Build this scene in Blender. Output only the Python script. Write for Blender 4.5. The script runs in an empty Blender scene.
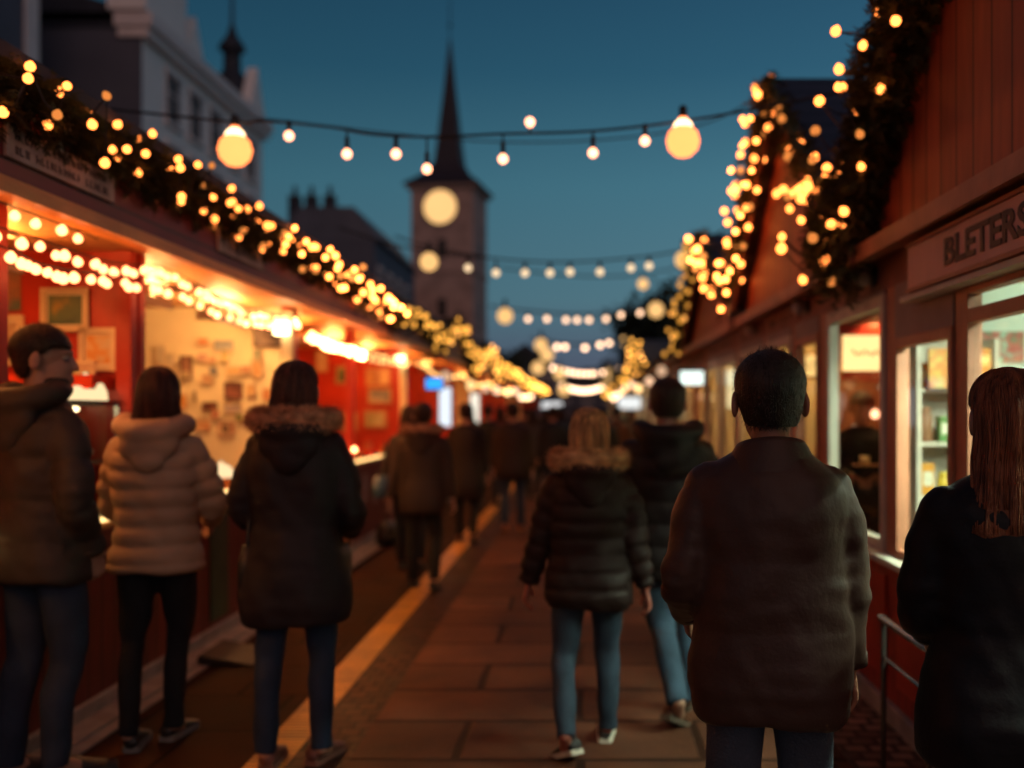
import bpy, bmesh, math, random
import numpy as np
from mathutils import Vector, Matrix, noise
random.seed(11)
R = math.radians
SC = bpy.context.scene
COL = SC.collection
HC = 1.55          # eye height
F = 995.0          # focal length in pixels of the 1024 wide frame (35 mm on 36 mm)
VX, VY = 580.0, 410.0

# ------------------------------------------------------------------ materials
MATS = {}
def _nodes(name):
    m = bpy.data.materials.new(name); m.use_nodes = True
    nt = m.node_tree; b = nt.nodes['Principled BSDF']
    return m, nt, b
def mat(name, c, rough=.7, var=.25, scale=6., bump=.2, bscale=None, metal=0., stretch=(1, 1, 1), sheen=0., spec=.4, c2=None):
    """noise-varied surface with a little bump"""
    if name in MATS: return MATS[name]
    m, nt, b = _nodes(name); N, L = nt.nodes, nt.links
    tc = N.new('ShaderNodeTexCoord'); mp = N.new('ShaderNodeMapping'); mp.inputs['Scale'].default_value = stretch
    L.new(tc.outputs['Object'], mp.inputs['Vector'])
    n = N.new('ShaderNodeTexNoise'); n.inputs['Scale'].default_value = scale; n.inputs['Detail'].default_value = 6
    L.new(mp.outputs[0], n.inputs['Vector'])
    r = N.new('ShaderNodeValToRGB')
    d = c2 or tuple(x*(1-var) for x in c); u = tuple(min(1, x*(1+var)) for x in c)
    r.color_ramp.elements[0].position = .3; r.color_ramp.elements[0].color = (*d, 1)
    r.color_ramp.elements[1].position = .72; r.color_ramp.elements[1].color = (*u, 1)
    L.new(n.outputs['Fac'], r.inputs['Fac']); L.new(r.outputs['Color'], b.inputs['Base Color'])
    b.inputs['Roughness'].default_value = rough; b.inputs['Metallic'].default_value = metal
    b.inputs['Specular IOR Level'].default_value = spec
    if sheen: b.inputs['Sheen Weight'].default_value = sheen
    if bump:
        n2 = N.new('ShaderNodeTexNoise'); n2.inputs['Scale'].default_value = bscale or scale*7; n2.inputs['Detail'].default_value = 4
        L.new(mp.outputs[0], n2.inputs['Vector'])
        bp = N.new('ShaderNodeBump'); bp.inputs['Strength'].default_value = bump; bp.inputs['Distance'].default_value = .02
        L.new(n2.outputs['Fac'], bp.inputs['Height']); L.new(bp.outputs[0], b.inputs['Normal'])
    MATS[name] = m; return m
def boards(name, c, axis='y', width=.11, rough=.55, gap=.12, var=.3):
    """painted boards laid along one axis: dark grooves every «width»"""
    if name in MATS: return MATS[name]
    m, nt, b = _nodes(name); N, L = nt.nodes, nt.links
    tc = N.new('ShaderNodeTexCoord'); sp = N.new('ShaderNodeSeparateXYZ'); L.new(tc.outputs['Object'], sp.inputs[0])
    def math_(op, a, v=None, w=None):
        k = N.new('ShaderNodeMath'); k.operation = op
        L.new(a, k.inputs[0])
        if v is not None:
            if hasattr(v, 'node'): L.new(v, k.inputs[1])
            else: k.inputs[1].default_value = v
        if w is not None: k.inputs[2].default_value = w
        return k.outputs[0]
    co = sp.outputs[{'x': 0, 'y': 1, 'z': 2}[axis]]
    q = math_('DIVIDE', co, width); fr = math_('FRACT', q); fl = math_('FLOOR', q)
    wn = N.new('ShaderNodeTexWhiteNoise'); wn.noise_dimensions = '1D'; L.new(fl, wn.inputs['W'])
    edge = math_('ABSOLUTE', math_('SUBTRACT', fr, .5))
    gr = math_('GREATER_THAN', edge, .5 - gap/2)
    n = N.new('ShaderNodeTexNoise'); n.inputs['Scale'].default_value = 5; n.inputs['Detail'].default_value = 7
    mp = N.new('ShaderNodeMapping'); s = {'x': (5, .7, .7), 'y': (.7, 5, .7), 'z': (.7, .7, 5)}[axis]; mp.inputs['Scale'].default_value = s
    L.new(tc.outputs['Object'], mp.inputs['Vector']); L.new(mp.outputs[0], n.inputs['Vector'])
    f = math_('MULTIPLY_ADD', n.outputs['Fac'], .9, .1); 
    g = math_('ADD', f, math_('MULTIPLY', wn.outputs['Value'], .35))
    r = N.new('ShaderNodeValToRGB')
    r.color_ramp.elements[0].position = .35; r.color_ramp.elements[0].color = (*[x*(1-var) for x in c], 1)
    r.color_ramp.elements[1].position = 1.; r.color_ramp.elements[1].color = (*[min(1, x*(1+var)) for x in c], 1)
    L.new(g, r.inputs['Fac'])
    mx = N.new('ShaderNodeMixRGB'); L.new(gr, mx.inputs['Fac']); L.new(r.outputs[0], mx.inputs['Color1'])
    mx.inputs['Color2'].default_value = (*[x*.25 for x in c], 1)
    L.new(mx.outputs[0], b.inputs['Base Color']); b.inputs['Roughness'].default_value = rough
    bp = N.new('ShaderNodeBump'); bp.inputs['Strength'].default_value = .6; bp.inputs['Distance'].default_value = .01; bp.invert = True
    h = math_('ADD', gr, math_('MULTIPLY', n.outputs['Fac'], .25))
    L.new(h, bp.inputs['Height']); L.new(bp.outputs[0], b.inputs['Normal'])
    MATS[name] = m; return m
def emis(name, c, s, patt=0., scale=8):
    if name in MATS: return MATS[name]
    m = bpy.data.materials.new(name); m.use_nodes = True; nt = m.node_tree; nt.nodes.clear()
    o = nt.nodes.new('ShaderNodeOutputMaterial'); e = nt.nodes.new('ShaderNodeEmission')
    e.inputs['Color'].default_value = (*c, 1); e.inputs['Strength'].default_value = s
    if patt:
        tc = nt.nodes.new('ShaderNodeTexCoord'); n = nt.nodes.new('ShaderNodeTexNoise'); n.inputs['Scale'].default_value = scale
        nt.links.new(tc.outputs['Object'], n.inputs['Vector'])
        mr = nt.nodes.new('ShaderNodeMapRange'); mr.inputs['To Min'].default_value = s*(1-patt); mr.inputs['To Max'].default_value = s*(1+patt)
        nt.links.new(n.outputs['Fac'], mr.inputs['Value']); nt.links.new(mr.outputs[0], e.inputs['Strength'])
    nt.links.new(e.outputs[0], o.inputs['Surface'])
    MATS[name] = m; return m
def picture_mat(name, cols, scale=7., seed=0., glow=0.):
    """an abstract printed picture: soft blotches of a few colours"""
    if name in MATS: return MATS[name]
    m, nt, b = _nodes(name); N, L = nt.nodes, nt.links
    tc = N.new('ShaderNodeTexCoord'); mp = N.new('ShaderNodeMapping'); mp.inputs['Location'].default_value = (seed, seed*1.7, seed*.6)
    L.new(tc.outputs['Object'], mp.inputs['Vector'])
    n = N.new('ShaderNodeTexNoise'); n.inputs['Scale'].default_value = scale; n.inputs['Detail'].default_value = 3
    L.new(mp.outputs[0], n.inputs['Vector'])
    r = N.new('ShaderNodeValToRGB'); cr = r.color_ramp; cr.interpolation = 'EASE'
    while len(cr.elements) < len(cols): cr.elements.new(.5)
    for i, c in enumerate(cols):
        cr.elements[i].position = .34 + .34*i/(len(cols)-1); cr.elements[i].color = (*c, 1)
    L.new(n.outputs['Fac'], r.inputs['Fac']); L.new(r.outputs[0], b.inputs['Base Color']); b.inputs['Roughness'].default_value = .5
    MATS[name] = m; return m
def glass(name='window_glass', tint=(.9, .95, .93)):
    if name in MATS: return MATS[name]
    m = bpy.data.materials.new(name); m.use_nodes = True; nt = m.node_tree; nt.nodes.clear(); N, L = nt.nodes, nt.links
    o = N.new('ShaderNodeOutputMaterial'); t = N.new('ShaderNodeBsdfTransparent'); g = N.new('ShaderNodeBsdfGlossy'); mx = N.new('ShaderNodeMixShader')
    t.inputs[0].default_value = (*tint, 1); g.inputs['Roughness'].default_value = .03
    lw = N.new('ShaderNodeLayerWeight'); lw.inputs['Blend'].default_value = .12
    n = N.new('ShaderNodeTexNoise'); n.inputs['Scale'].default_value = 2; bp = N.new('ShaderNodeBump'); bp.inputs['Strength'].default_value = .02
    L.new(n.outputs['Fac'], bp.inputs['Height']); L.new(bp.outputs[0], g.inputs['Normal'])
    ad = N.new('ShaderNodeMath'); ad.operation = 'MULTIPLY_ADD'; ad.inputs[1].default_value = .22; ad.inputs[2].default_value = .03
    L.new(lw.outputs['Facing'], ad.inputs[0]); L.new(ad.outputs[0], mx.inputs[0])
    L.new(t.outputs[0], mx.inputs[1]); L.new(g.outputs[0], mx.inputs[2]); L.new(mx.outputs[0], o.inputs[0])
    MATS[name] = m; return m
def paving_mat(name, c, bw, bh, mortar=.012, rough=.5, offset=.5, var=.35, rot=0):
    if name in MATS: return MATS[name]
    m, nt, b = _nodes(name); N, L = nt.nodes, nt.links
    tc = N.new('ShaderNodeTexCoord'); mp = N.new('ShaderNodeMapping'); mp.inputs['Rotation'].default_value = (0, 0, rot)
    L.new(tc.outputs['Object'], mp.inputs['Vector'])
    wob = N.new('ShaderNodeTexNoise'); wob.inputs['Scale'].default_value = 3
    L.new(mp.outputs[0], wob.inputs['Vector'])
    av = N.new('ShaderNodeMixRGB'); av.blend_type = 'LINEAR_LIGHT'; av.inputs['Fac'].default_value = .012
    L.new(mp.outputs[0], av.inputs['Color1']); L.new(wob.outputs['Color'], av.inputs['Color2'])
    br = N.new('ShaderNodeTexBrick'); br.offset = offset
    br.inputs['Scale'].default_value = 1; br.inputs['Brick Width'].default_value = bw; br.inputs['Row Height'].default_value = bh
    br.inputs['Mortar Size'].default_value = mortar; br.inputs['Mortar Smooth'].default_value = .4; br.inputs['Bias'].default_value = 0
    br.inputs['Color1'].default_value = (*[x*(1-var) for x in c], 1); br.inputs['Color2'].default_value = (*[x*(1+var) for x in c], 1)
    br.inputs['Mortar'].default_value = (*[x*.28 for x in c], 1)
    L.new(av.outputs[0], br.inputs['Vector'])
    n = N.new('ShaderNodeTexNoise'); n.inputs['Scale'].default_value = 1.6; n.inputs['Detail'].default_value = 9; n.inputs['Roughness'].default_value = .65
    L.new(tc.outputs['Object'], n.inputs['Vector'])
    mr = N.new('ShaderNodeMapRange'); mr.inputs['From Min'].default_value = .3; mr.inputs['From Max'].default_value = .7; mr.inputs['To Min'].default_value = .4; mr.inputs['To Max'].default_value = 1.4
    L.new(n.outputs['Fac'], mr.inputs['Value'])
    mx = N.new('ShaderNodeMixRGB'); mx.blend_type = 'MULTIPLY'; mx.inputs['Fac'].default_value = 1
    L.new(br.outputs['Color'], mx.inputs['Color1']); L.new(mr.outputs[0], mx.inputs['Color2'])
    L.new(mx.outputs[0], b.inputs['Base Color']); b.inputs['Specular IOR Level'].default_value = .10
    rr = N.new('ShaderNodeMapRange'); rr.inputs['To Min'].default_value = rough-.15; rr.inputs['To Max'].default_value = rough+.25
    L.new(n.outputs['Fac'], rr.inputs['Value']); L.new(rr.outputs[0], b.inputs['Roughness'])
    n3 = N.new('ShaderNodeTexNoise'); n3.inputs['Scale'].default_value = 45; L.new(tc.outputs['Object'], n3.inputs['Vector'])
    ad = N.new('ShaderNodeMath'); ad.operation = 'MULTIPLY_ADD'; ad.inputs[1].default_value = -.35
    L.new(n3.outputs['Fac'], ad.inputs[0]); L.new(br.outputs['Fac'], ad.inputs[2])
    bp = N.new('ShaderNodeBump'); bp.invert = True; bp.inputs['Strength'].default_value = .7; bp.inputs['Distance'].default_value = .012
    L.new(ad.outputs[0], bp.inputs['Height']); L.new(bp.outputs[0], b.inputs['Normal'])
    MATS[name] = m; return m

# ------------------------------------------------------------------ mesh builder
def catmull(pts, n):
    P = [np.array(p, float) for p in pts]
    if len(P) < 3: return [P[0] + (P[-1]-P[0])*t/n for t in range(n+1)]
    P = [2*P[0]-P[1]] + P + [2*P[-1]-P[-2]]
    segs = len(P)-3; out = []
    for i in range(n+1):
        u = i/n*segs; k = min(int(u), segs-1); t = u-k
        a, b, c, d = P[k:k+4]
        out.append(.5*((2*b)+(-a+c)*t+(2*a-5*b+4*c-d)*t*t+(-a+3*b-3*c+d)*t**3))
    return out
class MB:
    def __init__(s): s.v = []; s.f = []; s.n = 0
    def add(s, vs, fs):
        s.v.append(np.array(vs, float).reshape(-1, 3)); s.f += [tuple(i+s.n for i in f) for f in fs]; s.n += len(s.v[-1]); return s
    def box(s, x0, x1, y0, y1, z0, z1, M=None):
        v = np.array([(x, y, z) for x in (x0, x1) for y in (y0, y1) for z in (z0, z1)], float)
        if M is not None: v = np.array([M @ Vector(p) for p in v])
        return s.add(v, [(0, 1, 3, 2), (4, 6, 7, 5), (0, 4, 5, 1), (2, 3, 7, 6), (0, 2, 6, 4), (1, 5, 7, 3)])
    def prism(s, poly, d, axis='x', at=0.):
        """poly of 2d points in the plane across «axis», extruded from at to at+d"""
        n = len(poly); v = []
        for t in (at, at+d):
            for a, b in poly:
                v.append({'x': (t, a, b), 'y': (a, t, b), 'z': (a, b, t)}[axis])
        return s.add(v, [tuple(range(n)), tuple(range(2*n-1, n-1, -1))] + [(i, (i+1) % n, n+(i+1) % n, n+i) for i in range(n)])
    def loft(s, rings, cap=True):
        k = len(rings[0]); v = np.concatenate(rings); f = []
        for i in range(len(rings)-1):
            for j in range(k):
                a = i*k+j; b = i*k+(j+1) % k; f.append((a, b, b+k, a+k))
        if cap: f += [tuple(range(k-1, -1, -1)), tuple(range((len(rings)-1)*k, len(rings)*k))]
        return s.add(v, f)
    def stack(s, secs, n=28, p=2.3, M=None):
        """closed body of stacked horizontal superellipses (z, half width, half depth, y centre[, x centre])"""
        rings = []
        for q in secs:
            z, a, b, yc = q[:4]; xc = q[4] if len(q) > 4 else 0
            t = np.arange(n)*2*math.pi/n; c, d = np.cos(t), np.sin(t)
            ring = np.stack([xc+a*np.sign(c)*abs(c)**(2/p), yc+b*np.sign(d)*abs(d)**(2/p), np.full(n, z)], 1)
            if M is not None: ring = np.array([M @ Vector(x) for x in ring])
            rings.append(ring)
        return s.loft(rings)
    def tube(s, pts, rad, n=12, seg=None, flat=1., up=None, ends=True):
        seg = seg or max(2, 4*(len(pts)-1))
        P = catmull(pts, seg); rr = [rad]*len(pts) if not hasattr(rad, '__len__') else list(rad)
        Rr = [np.interp(i/seg*(len(rr)-1), range(len(rr)), rr) for i in range(seg+1)]
        T = [P[min(i+1, seg)]-P[max(i-1, 0)] for i in range(seg+1)]
        T = [t/(np.linalg.norm(t)+1e-9) for t in T]
        u = np.array(up if up is not None else ((0, 0, 1) if abs(T[0][2]) < .9 else (1, 0, 0)), float)
        rings = []; ang = np.arange(n)*2*math.pi/n
        def ring(c, t, r):
            nonlocal u
            u = u - t*np.dot(u, t); u /= np.linalg.norm(u)+1e-9; w = np.cross(t, u)
            return c + np.outer(np.cos(ang), u)*r + np.outer(np.sin(ang), w)*r*flat
        if ends:
            for q in (.85, .45): rings.append(ring(P[0]-T[0]*Rr[0]*q, T[0], Rr[0]*math.sqrt(1-q*q)))
        for c, t, r in zip(P, T, Rr): rings.append(ring(c, t, r))
        if ends:
            for q in (.45, .85): rings.append(ring(P[-1]+T[-1]*Rr[-1]*q, T[-1], Rr[-1]*math.sqrt(1-q*q)))
        return s.loft(rings)
    def ball(s, c, r, n=16, m=10, M=None):
        r = (r, r, r) if not hasattr(r, '__len__') else r
        v = []; f = []
        for i in range(1, m):
            a = math.pi*i/m
            for j in range(n):
                b = 2*math.pi*j/n
                v.append((c[0]+r[0]*math.sin(a)*math.cos(b), c[1]+r[1]*math.sin(a)*math.sin(b), c[2]+r[2]*math.cos(a)))
        v += [(c[0], c[1], c[2]+r[2]), (c[0], c[1], c[2]-r[2])]
        for i in range(m-2):
            for j in range(n):
                a = i*n+j; b = i*n+(j+1) % n; f.append((a, a+n, b+n, b))
        t = (m-1)*n
        for j in range(n): f.append((t, j, (j+1) % n)); f.append((t+1, (m-2)*n+(j+1) % n, (m-2)*n+j))
        if M is not None: v = [M @ Vector(p) for p in v]
        return s.add(v, f)
    def lathe(s, prof, c=(0, 0, 0), n=16):
        rings = []
        t = np.arange(n)*2*math.pi/n
        for r, z in prof:
            rings.append(np.stack([c[0]+r*np.cos(t), c[1]+r*np.sin(t), np.full(n, c[2]+z)], 1))
        return s.loft(rings)
    def xform(s, M):
        A = np.array(M); s.v = [v @ A[:3, :3].T + A[:3, 3] for v in s.v]; return s
    def mesh(s, name='mesh', recalc=True):
        me = bpy.data.meshes.new(name)
        v = np.concatenate(s.v) if s.v else np.zeros((0, 3))
        me.from_pydata(v.tolist(), [], s.f); me.update()
        if recalc:
            b = bmesh.new(); b.from_mesh(me); bmesh.ops.recalc_face_normals(b, faces=b.faces); b.to_mesh(me); b.free()
        return me
    def build(s, name, m, parent=None, smooth=False, bevel=0, loc=None):
        return obj(name, s.mesh(name), m, parent, smooth, bevel, loc)
def obj(name, me, m, parent=None, smooth=False, bevel=0, loc=None):
    o = bpy.data.objects.new(name, me); COL.objects.link(o); o.parent = parent
    if m is not None and not len(me.materials): me.materials.append(m)
    if smooth: me.polygons.foreach_set('use_smooth', [True]*len(me.polygons))
    if bevel:
        b = o.modifiers.new('bevel', 'BEVEL'); b.width = bevel; b.segments = 2; b.limit_method = 'ANGLE'
    if loc is not None: o.location = loc
    return o
def remesh(mb, voxel, it=3, fac=.5):
    me = mb.mesh('raw'); o = bpy.data.objects.new('raw', me); COL.objects.link(o)
    r = o.modifiers.new('r', 'REMESH'); r.mode = 'VOXEL'; r.voxel_size = voxel
    if it:
        sm = o.modifiers.new('s', 'SMOOTH'); sm.iterations = it; sm.factor = fac
    dg = bpy.context.evaluated_depsgraph_get()
    out = bpy.data.meshes.new_from_object(o.evaluated_get(dg))
    bpy.data.objects.remove(o); bpy.data.meshes.remove(me)
    out.materials.clear()
    return out
def thing(name, label, cat, loc=(0, 0, 0), rz=0., group=None):
    o = bpy.data.objects.new(name, None); COL.objects.link(o); o.location = loc; o.rotation_euler = (0, 0, rz)
    return tag(o, label, cat, group)
def tag(o, label, cat, group=None):
    o['label'] = label; o['category'] = cat
    if group: o['group'] = group
    return o
def struct(o): o['kind'] = 'structure'; return o

# ------------------------------------------------------------------ palette
M_RED = boards('red_painted_boards', (.30, .022, .012), 'y', .105, .5)
M_REDX = boards('red_boards_across', (.42, .03, .014), 'x', .12, .5)
M_REDP = mat('red_paint', (.42, .03, .012), .4, .2, 4, .1)
M_DRED = boards('dark_red_fascia_boards', (.17, .016, .014), 'z', .13, .5)
M_BASE = boards('dark_red_counter_boards', (.15, .016, .01), 'y', .14, .5)
M_WOOD = mat('varnished_wood', (.42, .19, .07), .45, .3, 5, .15, stretch=(3, .6, 3))
M_CEIL = boards('orange_ceiling_boards', (.5, .24, .09), 'y', .1, .5)
M_CREAM = mat('cream_painted_wall', (.80, .66, .42), .7, .08, 3, .1)
M_GREYW = mat('grey_plinth', (.30, .27, .25), .75, .25, 8, .3)
M_ROOF = boards('dark_slate_roof', (.035, .032, .045), 'z', .12, .6)
M_ROOFX = boards('dark_felt_roof', (.04, .03, .03), 'x', .25, .7)
M_BROWN = mat('brown_window_frame', (.46, .18, .10), .45, .25, 5, .1)
M_BROWN2 = mat('purple_brown_board', (.26, .10, .08), .55, .2, 4, .1)
M_WHITEF = mat('white_window_frame', (.62, .55, .45), .45, .12, 5, .08)
M_GREYP = mat('grey_blind_panel', (.30, .22, .20), .6, .15, 5, .05)
M_SIGNW = mat('weathered_white_sign', (.42, .33, .29), .6, .3, 6, .1)
M_SIGNB = mat('pale_pink_sign_board', (.85, .45, .33), .5, .12, 4, .06)
M_INK = mat('dark_lettering', (.035, .018, .016), .5, .1, 5, 0)
M_METAL = mat('brushed_steel', (.5, .5, .5), .25, .1, 20, .05, metal=1.)
M_BLACK = mat('black_plastic', (.015, .014, .014), .5, .2, 9, .1)
M_FIR = mat('dark_fir_needles', (.050, .052, .018), .75, .5, 5, 0)
M_FIR2 = mat('dry_fir_needles', (.05, .045, .014), .75, .5, 5, 0)
M_CABLE = mat('black_cable', (.02, .015, .014), .6, .1, 9, 0)
M_GLASS = glass()
M_GREEN = mat('dark_green_panel', (.05, .07, .03), .6, .2, 5, .1)

# ------------------------------------------------------------------ bulbs
def px_r(rad, Y): return rad*F/Y
def blur_r(Y): return 6.2*abs(1-2.65/Y)
BULBC = {'gold': ((1.0, .235, .042), 6.0), 'warm': ((1.0, .29, .10), 7.0), 'cream': ((1.0, .38, .20), 5.0), 'pink': ((1.0, .60, .36), .78), 'amber': ((1.0, .30, .06), .9),
         'fargold': ((1.0, .42, .06), .27), 'farwarm': ((1.0, .50, .15), .32), 'farcream': ((1., .70, .40), .9), 'farwarm2': ((1., .62, .25), 1.0), 'faramber': ((1., .4, .08), .35)}
_bm = {}
def bulb_mesh(rad, kind, Y):
    rp = px_r(rad, Y); cover = min(1., (rp/max(rp, blur_r(Y)))**2)
    k = 0 if cover > .95 else int(round(-math.log(cover)*2))
    if Y > 11 and 'far'+kind in BULBC: kind = 'far'+kind
    key = (kind, round(rad, 3), k)
    if key not in _bm:
        c, s = BULBC[kind]
        m = emis('lit_%s_bulb_%d' % (kind, k), c, s*math.exp(k/2))
        mb = MB()
        b = MB().lathe([(rad*.30, rad*1.12), (rad*.5, rad*.88), (rad*.86, rad*.5), (rad, 0), (rad*.87, -rad*.5), (rad*.5, -rad*.87), (rad*.05, -rad)], n=12)
        me = b.mesh('bulb'); me.materials.append(m); me.polygons.foreach_set('use_smooth', [True]*len(me.polygons)); _bm[key] = me
    return _bm[key]
def bulb(parent, p, rad, kind, Yw, name='bulb', tilt=None):
    o = bpy.data.objects.new(name, bulb_mesh(rad, kind, Yw)); COL.objects.link(o); o.parent = parent; o.location = p
    o.rotation_euler = tilt or (random.uniform(-.6, .6), random.uniform(-.6, .6), 0)
    return o

def needle_mesh(path, width, per_m, size, droop=0.):
    """fir sprigs scattered round a path: leaf-sized blades on short twigs, and a ragged core"""
    P = [Vector(p) for p in path]; V = []; Fc = []; n = 0
    for a, b in zip(P, P[1:]):
        L = (b-a).length
        for _ in range(max(1, int(L*per_m))):
            t = random.random(); c = a.lerp(b, t)
            bulge = .72+.38*noise.noise(c*2.3)+.3*noise.noise(c*7.1)
            ang = random.uniform(0, 2*math.pi); rr = width*bulge*math.sqrt(random.random())
            d = (b-a).normalized(); u = d.orthogonal().normalized(); w = d.cross(u)
            off = u*math.cos(ang)+w*math.sin(ang)
            c = c + off*rr - Vector((0, 0, droop*random.random()**2))
            tw = (off + Vector((random.uniform(-1, 1), random.uniform(-1, 1), random.uniform(-1, .6)))*.8).normalized()
            side = tw.cross(Vector((0, .3, 1))).normalized()
            for k in range(7):
                q = c + tw*size*(k/7.)*1.2; sg = 1 if k % 2 else -1
                tip = q + (tw*.6+side*sg*.8+Vector((random.uniform(-.3, .3), random.uniform(-.3, .3), random.uniform(-.4, .2)))).normalized()*size*random.uniform(.5, .9)
                wd = tw*size*.16
                V += [q-wd, q+wd, tip]; Fc.append((n, n+1, n+2)); n += 3
    mb = MB(); mb.add([tuple(v) for v in V], Fc)
    return mb

def garland(name, label, path, n_bulb, width, per_m, size, rad=.026, droop=.1, group=None, kind='gold', side=0, mat_=None, cat='garland', spread=1.):
    base = Vector(path[0])
    g = thing(name, label, cat, base, 0, group)
    loc = [Vector(p)-base for p in path]
    if per_m:
        mb = needle_mesh(loc, width, per_m, size, droop)
        me = mb.mesh('foliage', False); obj('foliage', me, mat_ or M_FIR, g)
        core = MB().tube([tuple(p) for p in loc], width*.42, 8, seg=6*len(loc)); v = core.v[0]
        for i in range(len(v)): v[i] += np.array(noise.noise_vector(Vector(v[i])*9))*width*.3
        core.build('branch_core', mat_ or M_FIR, g, True)
    tot = sum((b-a).length for a, b in zip(loc, loc[1:]))
    cum = 0; pts = []
    for i in range(n_bulb):
        s = (i+random.uniform(.3, .7))/n_bulb*tot; acc = 0
        for a, b in zip(loc, loc[1:]):
            L = (b-a).length
            if acc+L >= s or b is loc[-1]:
                c = a.lerp(b, min(1, (s-acc)/L)); d = (b-a).normalized(); break
            acc += L
        ang = i*2.4+random.uniform(-.5, .5); u = d.orthogonal().normalized(); w = d.cross(u)
        c = c + (u*math.cos(ang)+w*math.sin(ang))*width*random.uniform(.45, 1.0)*spread
        c.x += side*(width+.02)*random.uniform(.7, 1.0); c.y -= abs(side)*width*random.uniform(.2, .75)
        c.z -= droop*random.random()**2*.8
        kk = kind if random.random() > .16 else 'amber'
        pts.append(c)
        bulb(g, c, rad*random.uniform(.85, 1.12), kk, max(2.5, (c+base).y))
    if len(pts) > 1:
        w = MB()
        for a, b in zip(pts, pts[1:]):
            mid = (a+b)/2 - Vector((0, 0, .02+.08*(a-b).length)); w.tube([a, mid, b], .0035, 4, seg=4, ends=False)
        w.build('wire', M_CABLE, g)
    return g

# ------------------------------------------------------------------ people
def ik(a, b, l1, l2, pole):
    a, b, pole = Vector(a), Vector(b), Vector(pole); d = b-a; L = d.length
    if L > (l1+l2)*.999: b = a + d*((l1+l2)*.999/L); d = b-a; L = d.length
    x = (l1*l1-l2*l2+L*L)/(2*L); h = math.sqrt(max(0, l1*l1-x*x)); u = d.normalized()
    p = pole - u*pole.dot(u); p.normalize()
    return a+u*x+p*h, b
def cloth_mat(name, c, rough=.6, sheen=.0, var=.18, scale=5, bump=.10, bscale=60): return mat(name, c, rough, var, scale, bump, bscale, sheen=sheen, spec=.25)
def displace(me, fn):
    n = len(me.vertices); co = np.zeros(n*3); no = np.zeros(n*3)
    me.vertices.foreach_get('co', co); me.vertices.foreach_get('normal', no)
    co = co.reshape(-1, 3); no = no.reshape(-1, 3)
    d = fn(co, no); co = co + no*d[:, None]
    me.vertices.foreach_set('co', co.ravel()); me.update()
def seg_dist(co, a, b):
    a = np.array(a); b = np.array(b); ab = b-a; t = np.clip(((co-a)@ab)/(ab@ab), 0, 1)
    return np.linalg.norm(co-(a+t[:, None]*ab), axis=1), t*np.linalg.norm(ab)
def hand(mb, wrist, d, inward, s=1., curl=.55):
    """palm and five fingers; d: pointing direction, inward: direction the palm faces, thumb leaves the forward side"""
    d = Vector(d).normalized(); n = Vector(inward); n = (n-d*n.dot(d)).normalized(); t = d.cross(n)
    if t.y < 0: t = -t                                  # thumb side looks forward
    w = Vector(wrist)
    mb.tube([w-d*.05*s, w, w+d*.035*s, w+d*.075*s], [.024*s, .024*s, .033*s, .036*s], 12, flat=.45, up=t)
    for k, (off, L, r) in enumerate(((.030, .070, .0088), (.010, .079, .0092), (-.011, .073, .0088), (-.031, .057, .0078))):
        base = w+d*.072*s+t*off*s; a1 = curl*.5; a2 = curl*1.3; a3 = curl*2.
        fan = t*(off*1.1)
        p1 = base+(d*math.cos(a1)+n*math.sin(a1)+fan).normalized()*L*.42*s
        p2 = p1+(d*math.cos(a2)+n*math.sin(a2)+fan).normalized()*L*.33*s
        p3 = p2+(d*math.cos(a3)+n*math.sin(a3)+fan).normalized()*L*.25*s
        mb.tube([base-d*.02*s, base, p1, p2, p3], [r*s*1.05, r*s*1.05, r*s, r*s*.92, r*s*.8], 8, seg=10)
    b = w+d*.02*s+t*.028*s
    p1 = b+(d*.6+t*.75+n*.35).normalized()*.036*s; p2 = p1+(d*.85+t*.25+n*.45).normalized()*.03*s; p3 = p2+(d*.9+n*.45).normalized()*.02*s
    mb.tube([b-d*.01*s, b, p1, p2, p3], [.014*s, .014*s, .011*s, .010*s, .0085*s], 8, seg=10)

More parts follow.
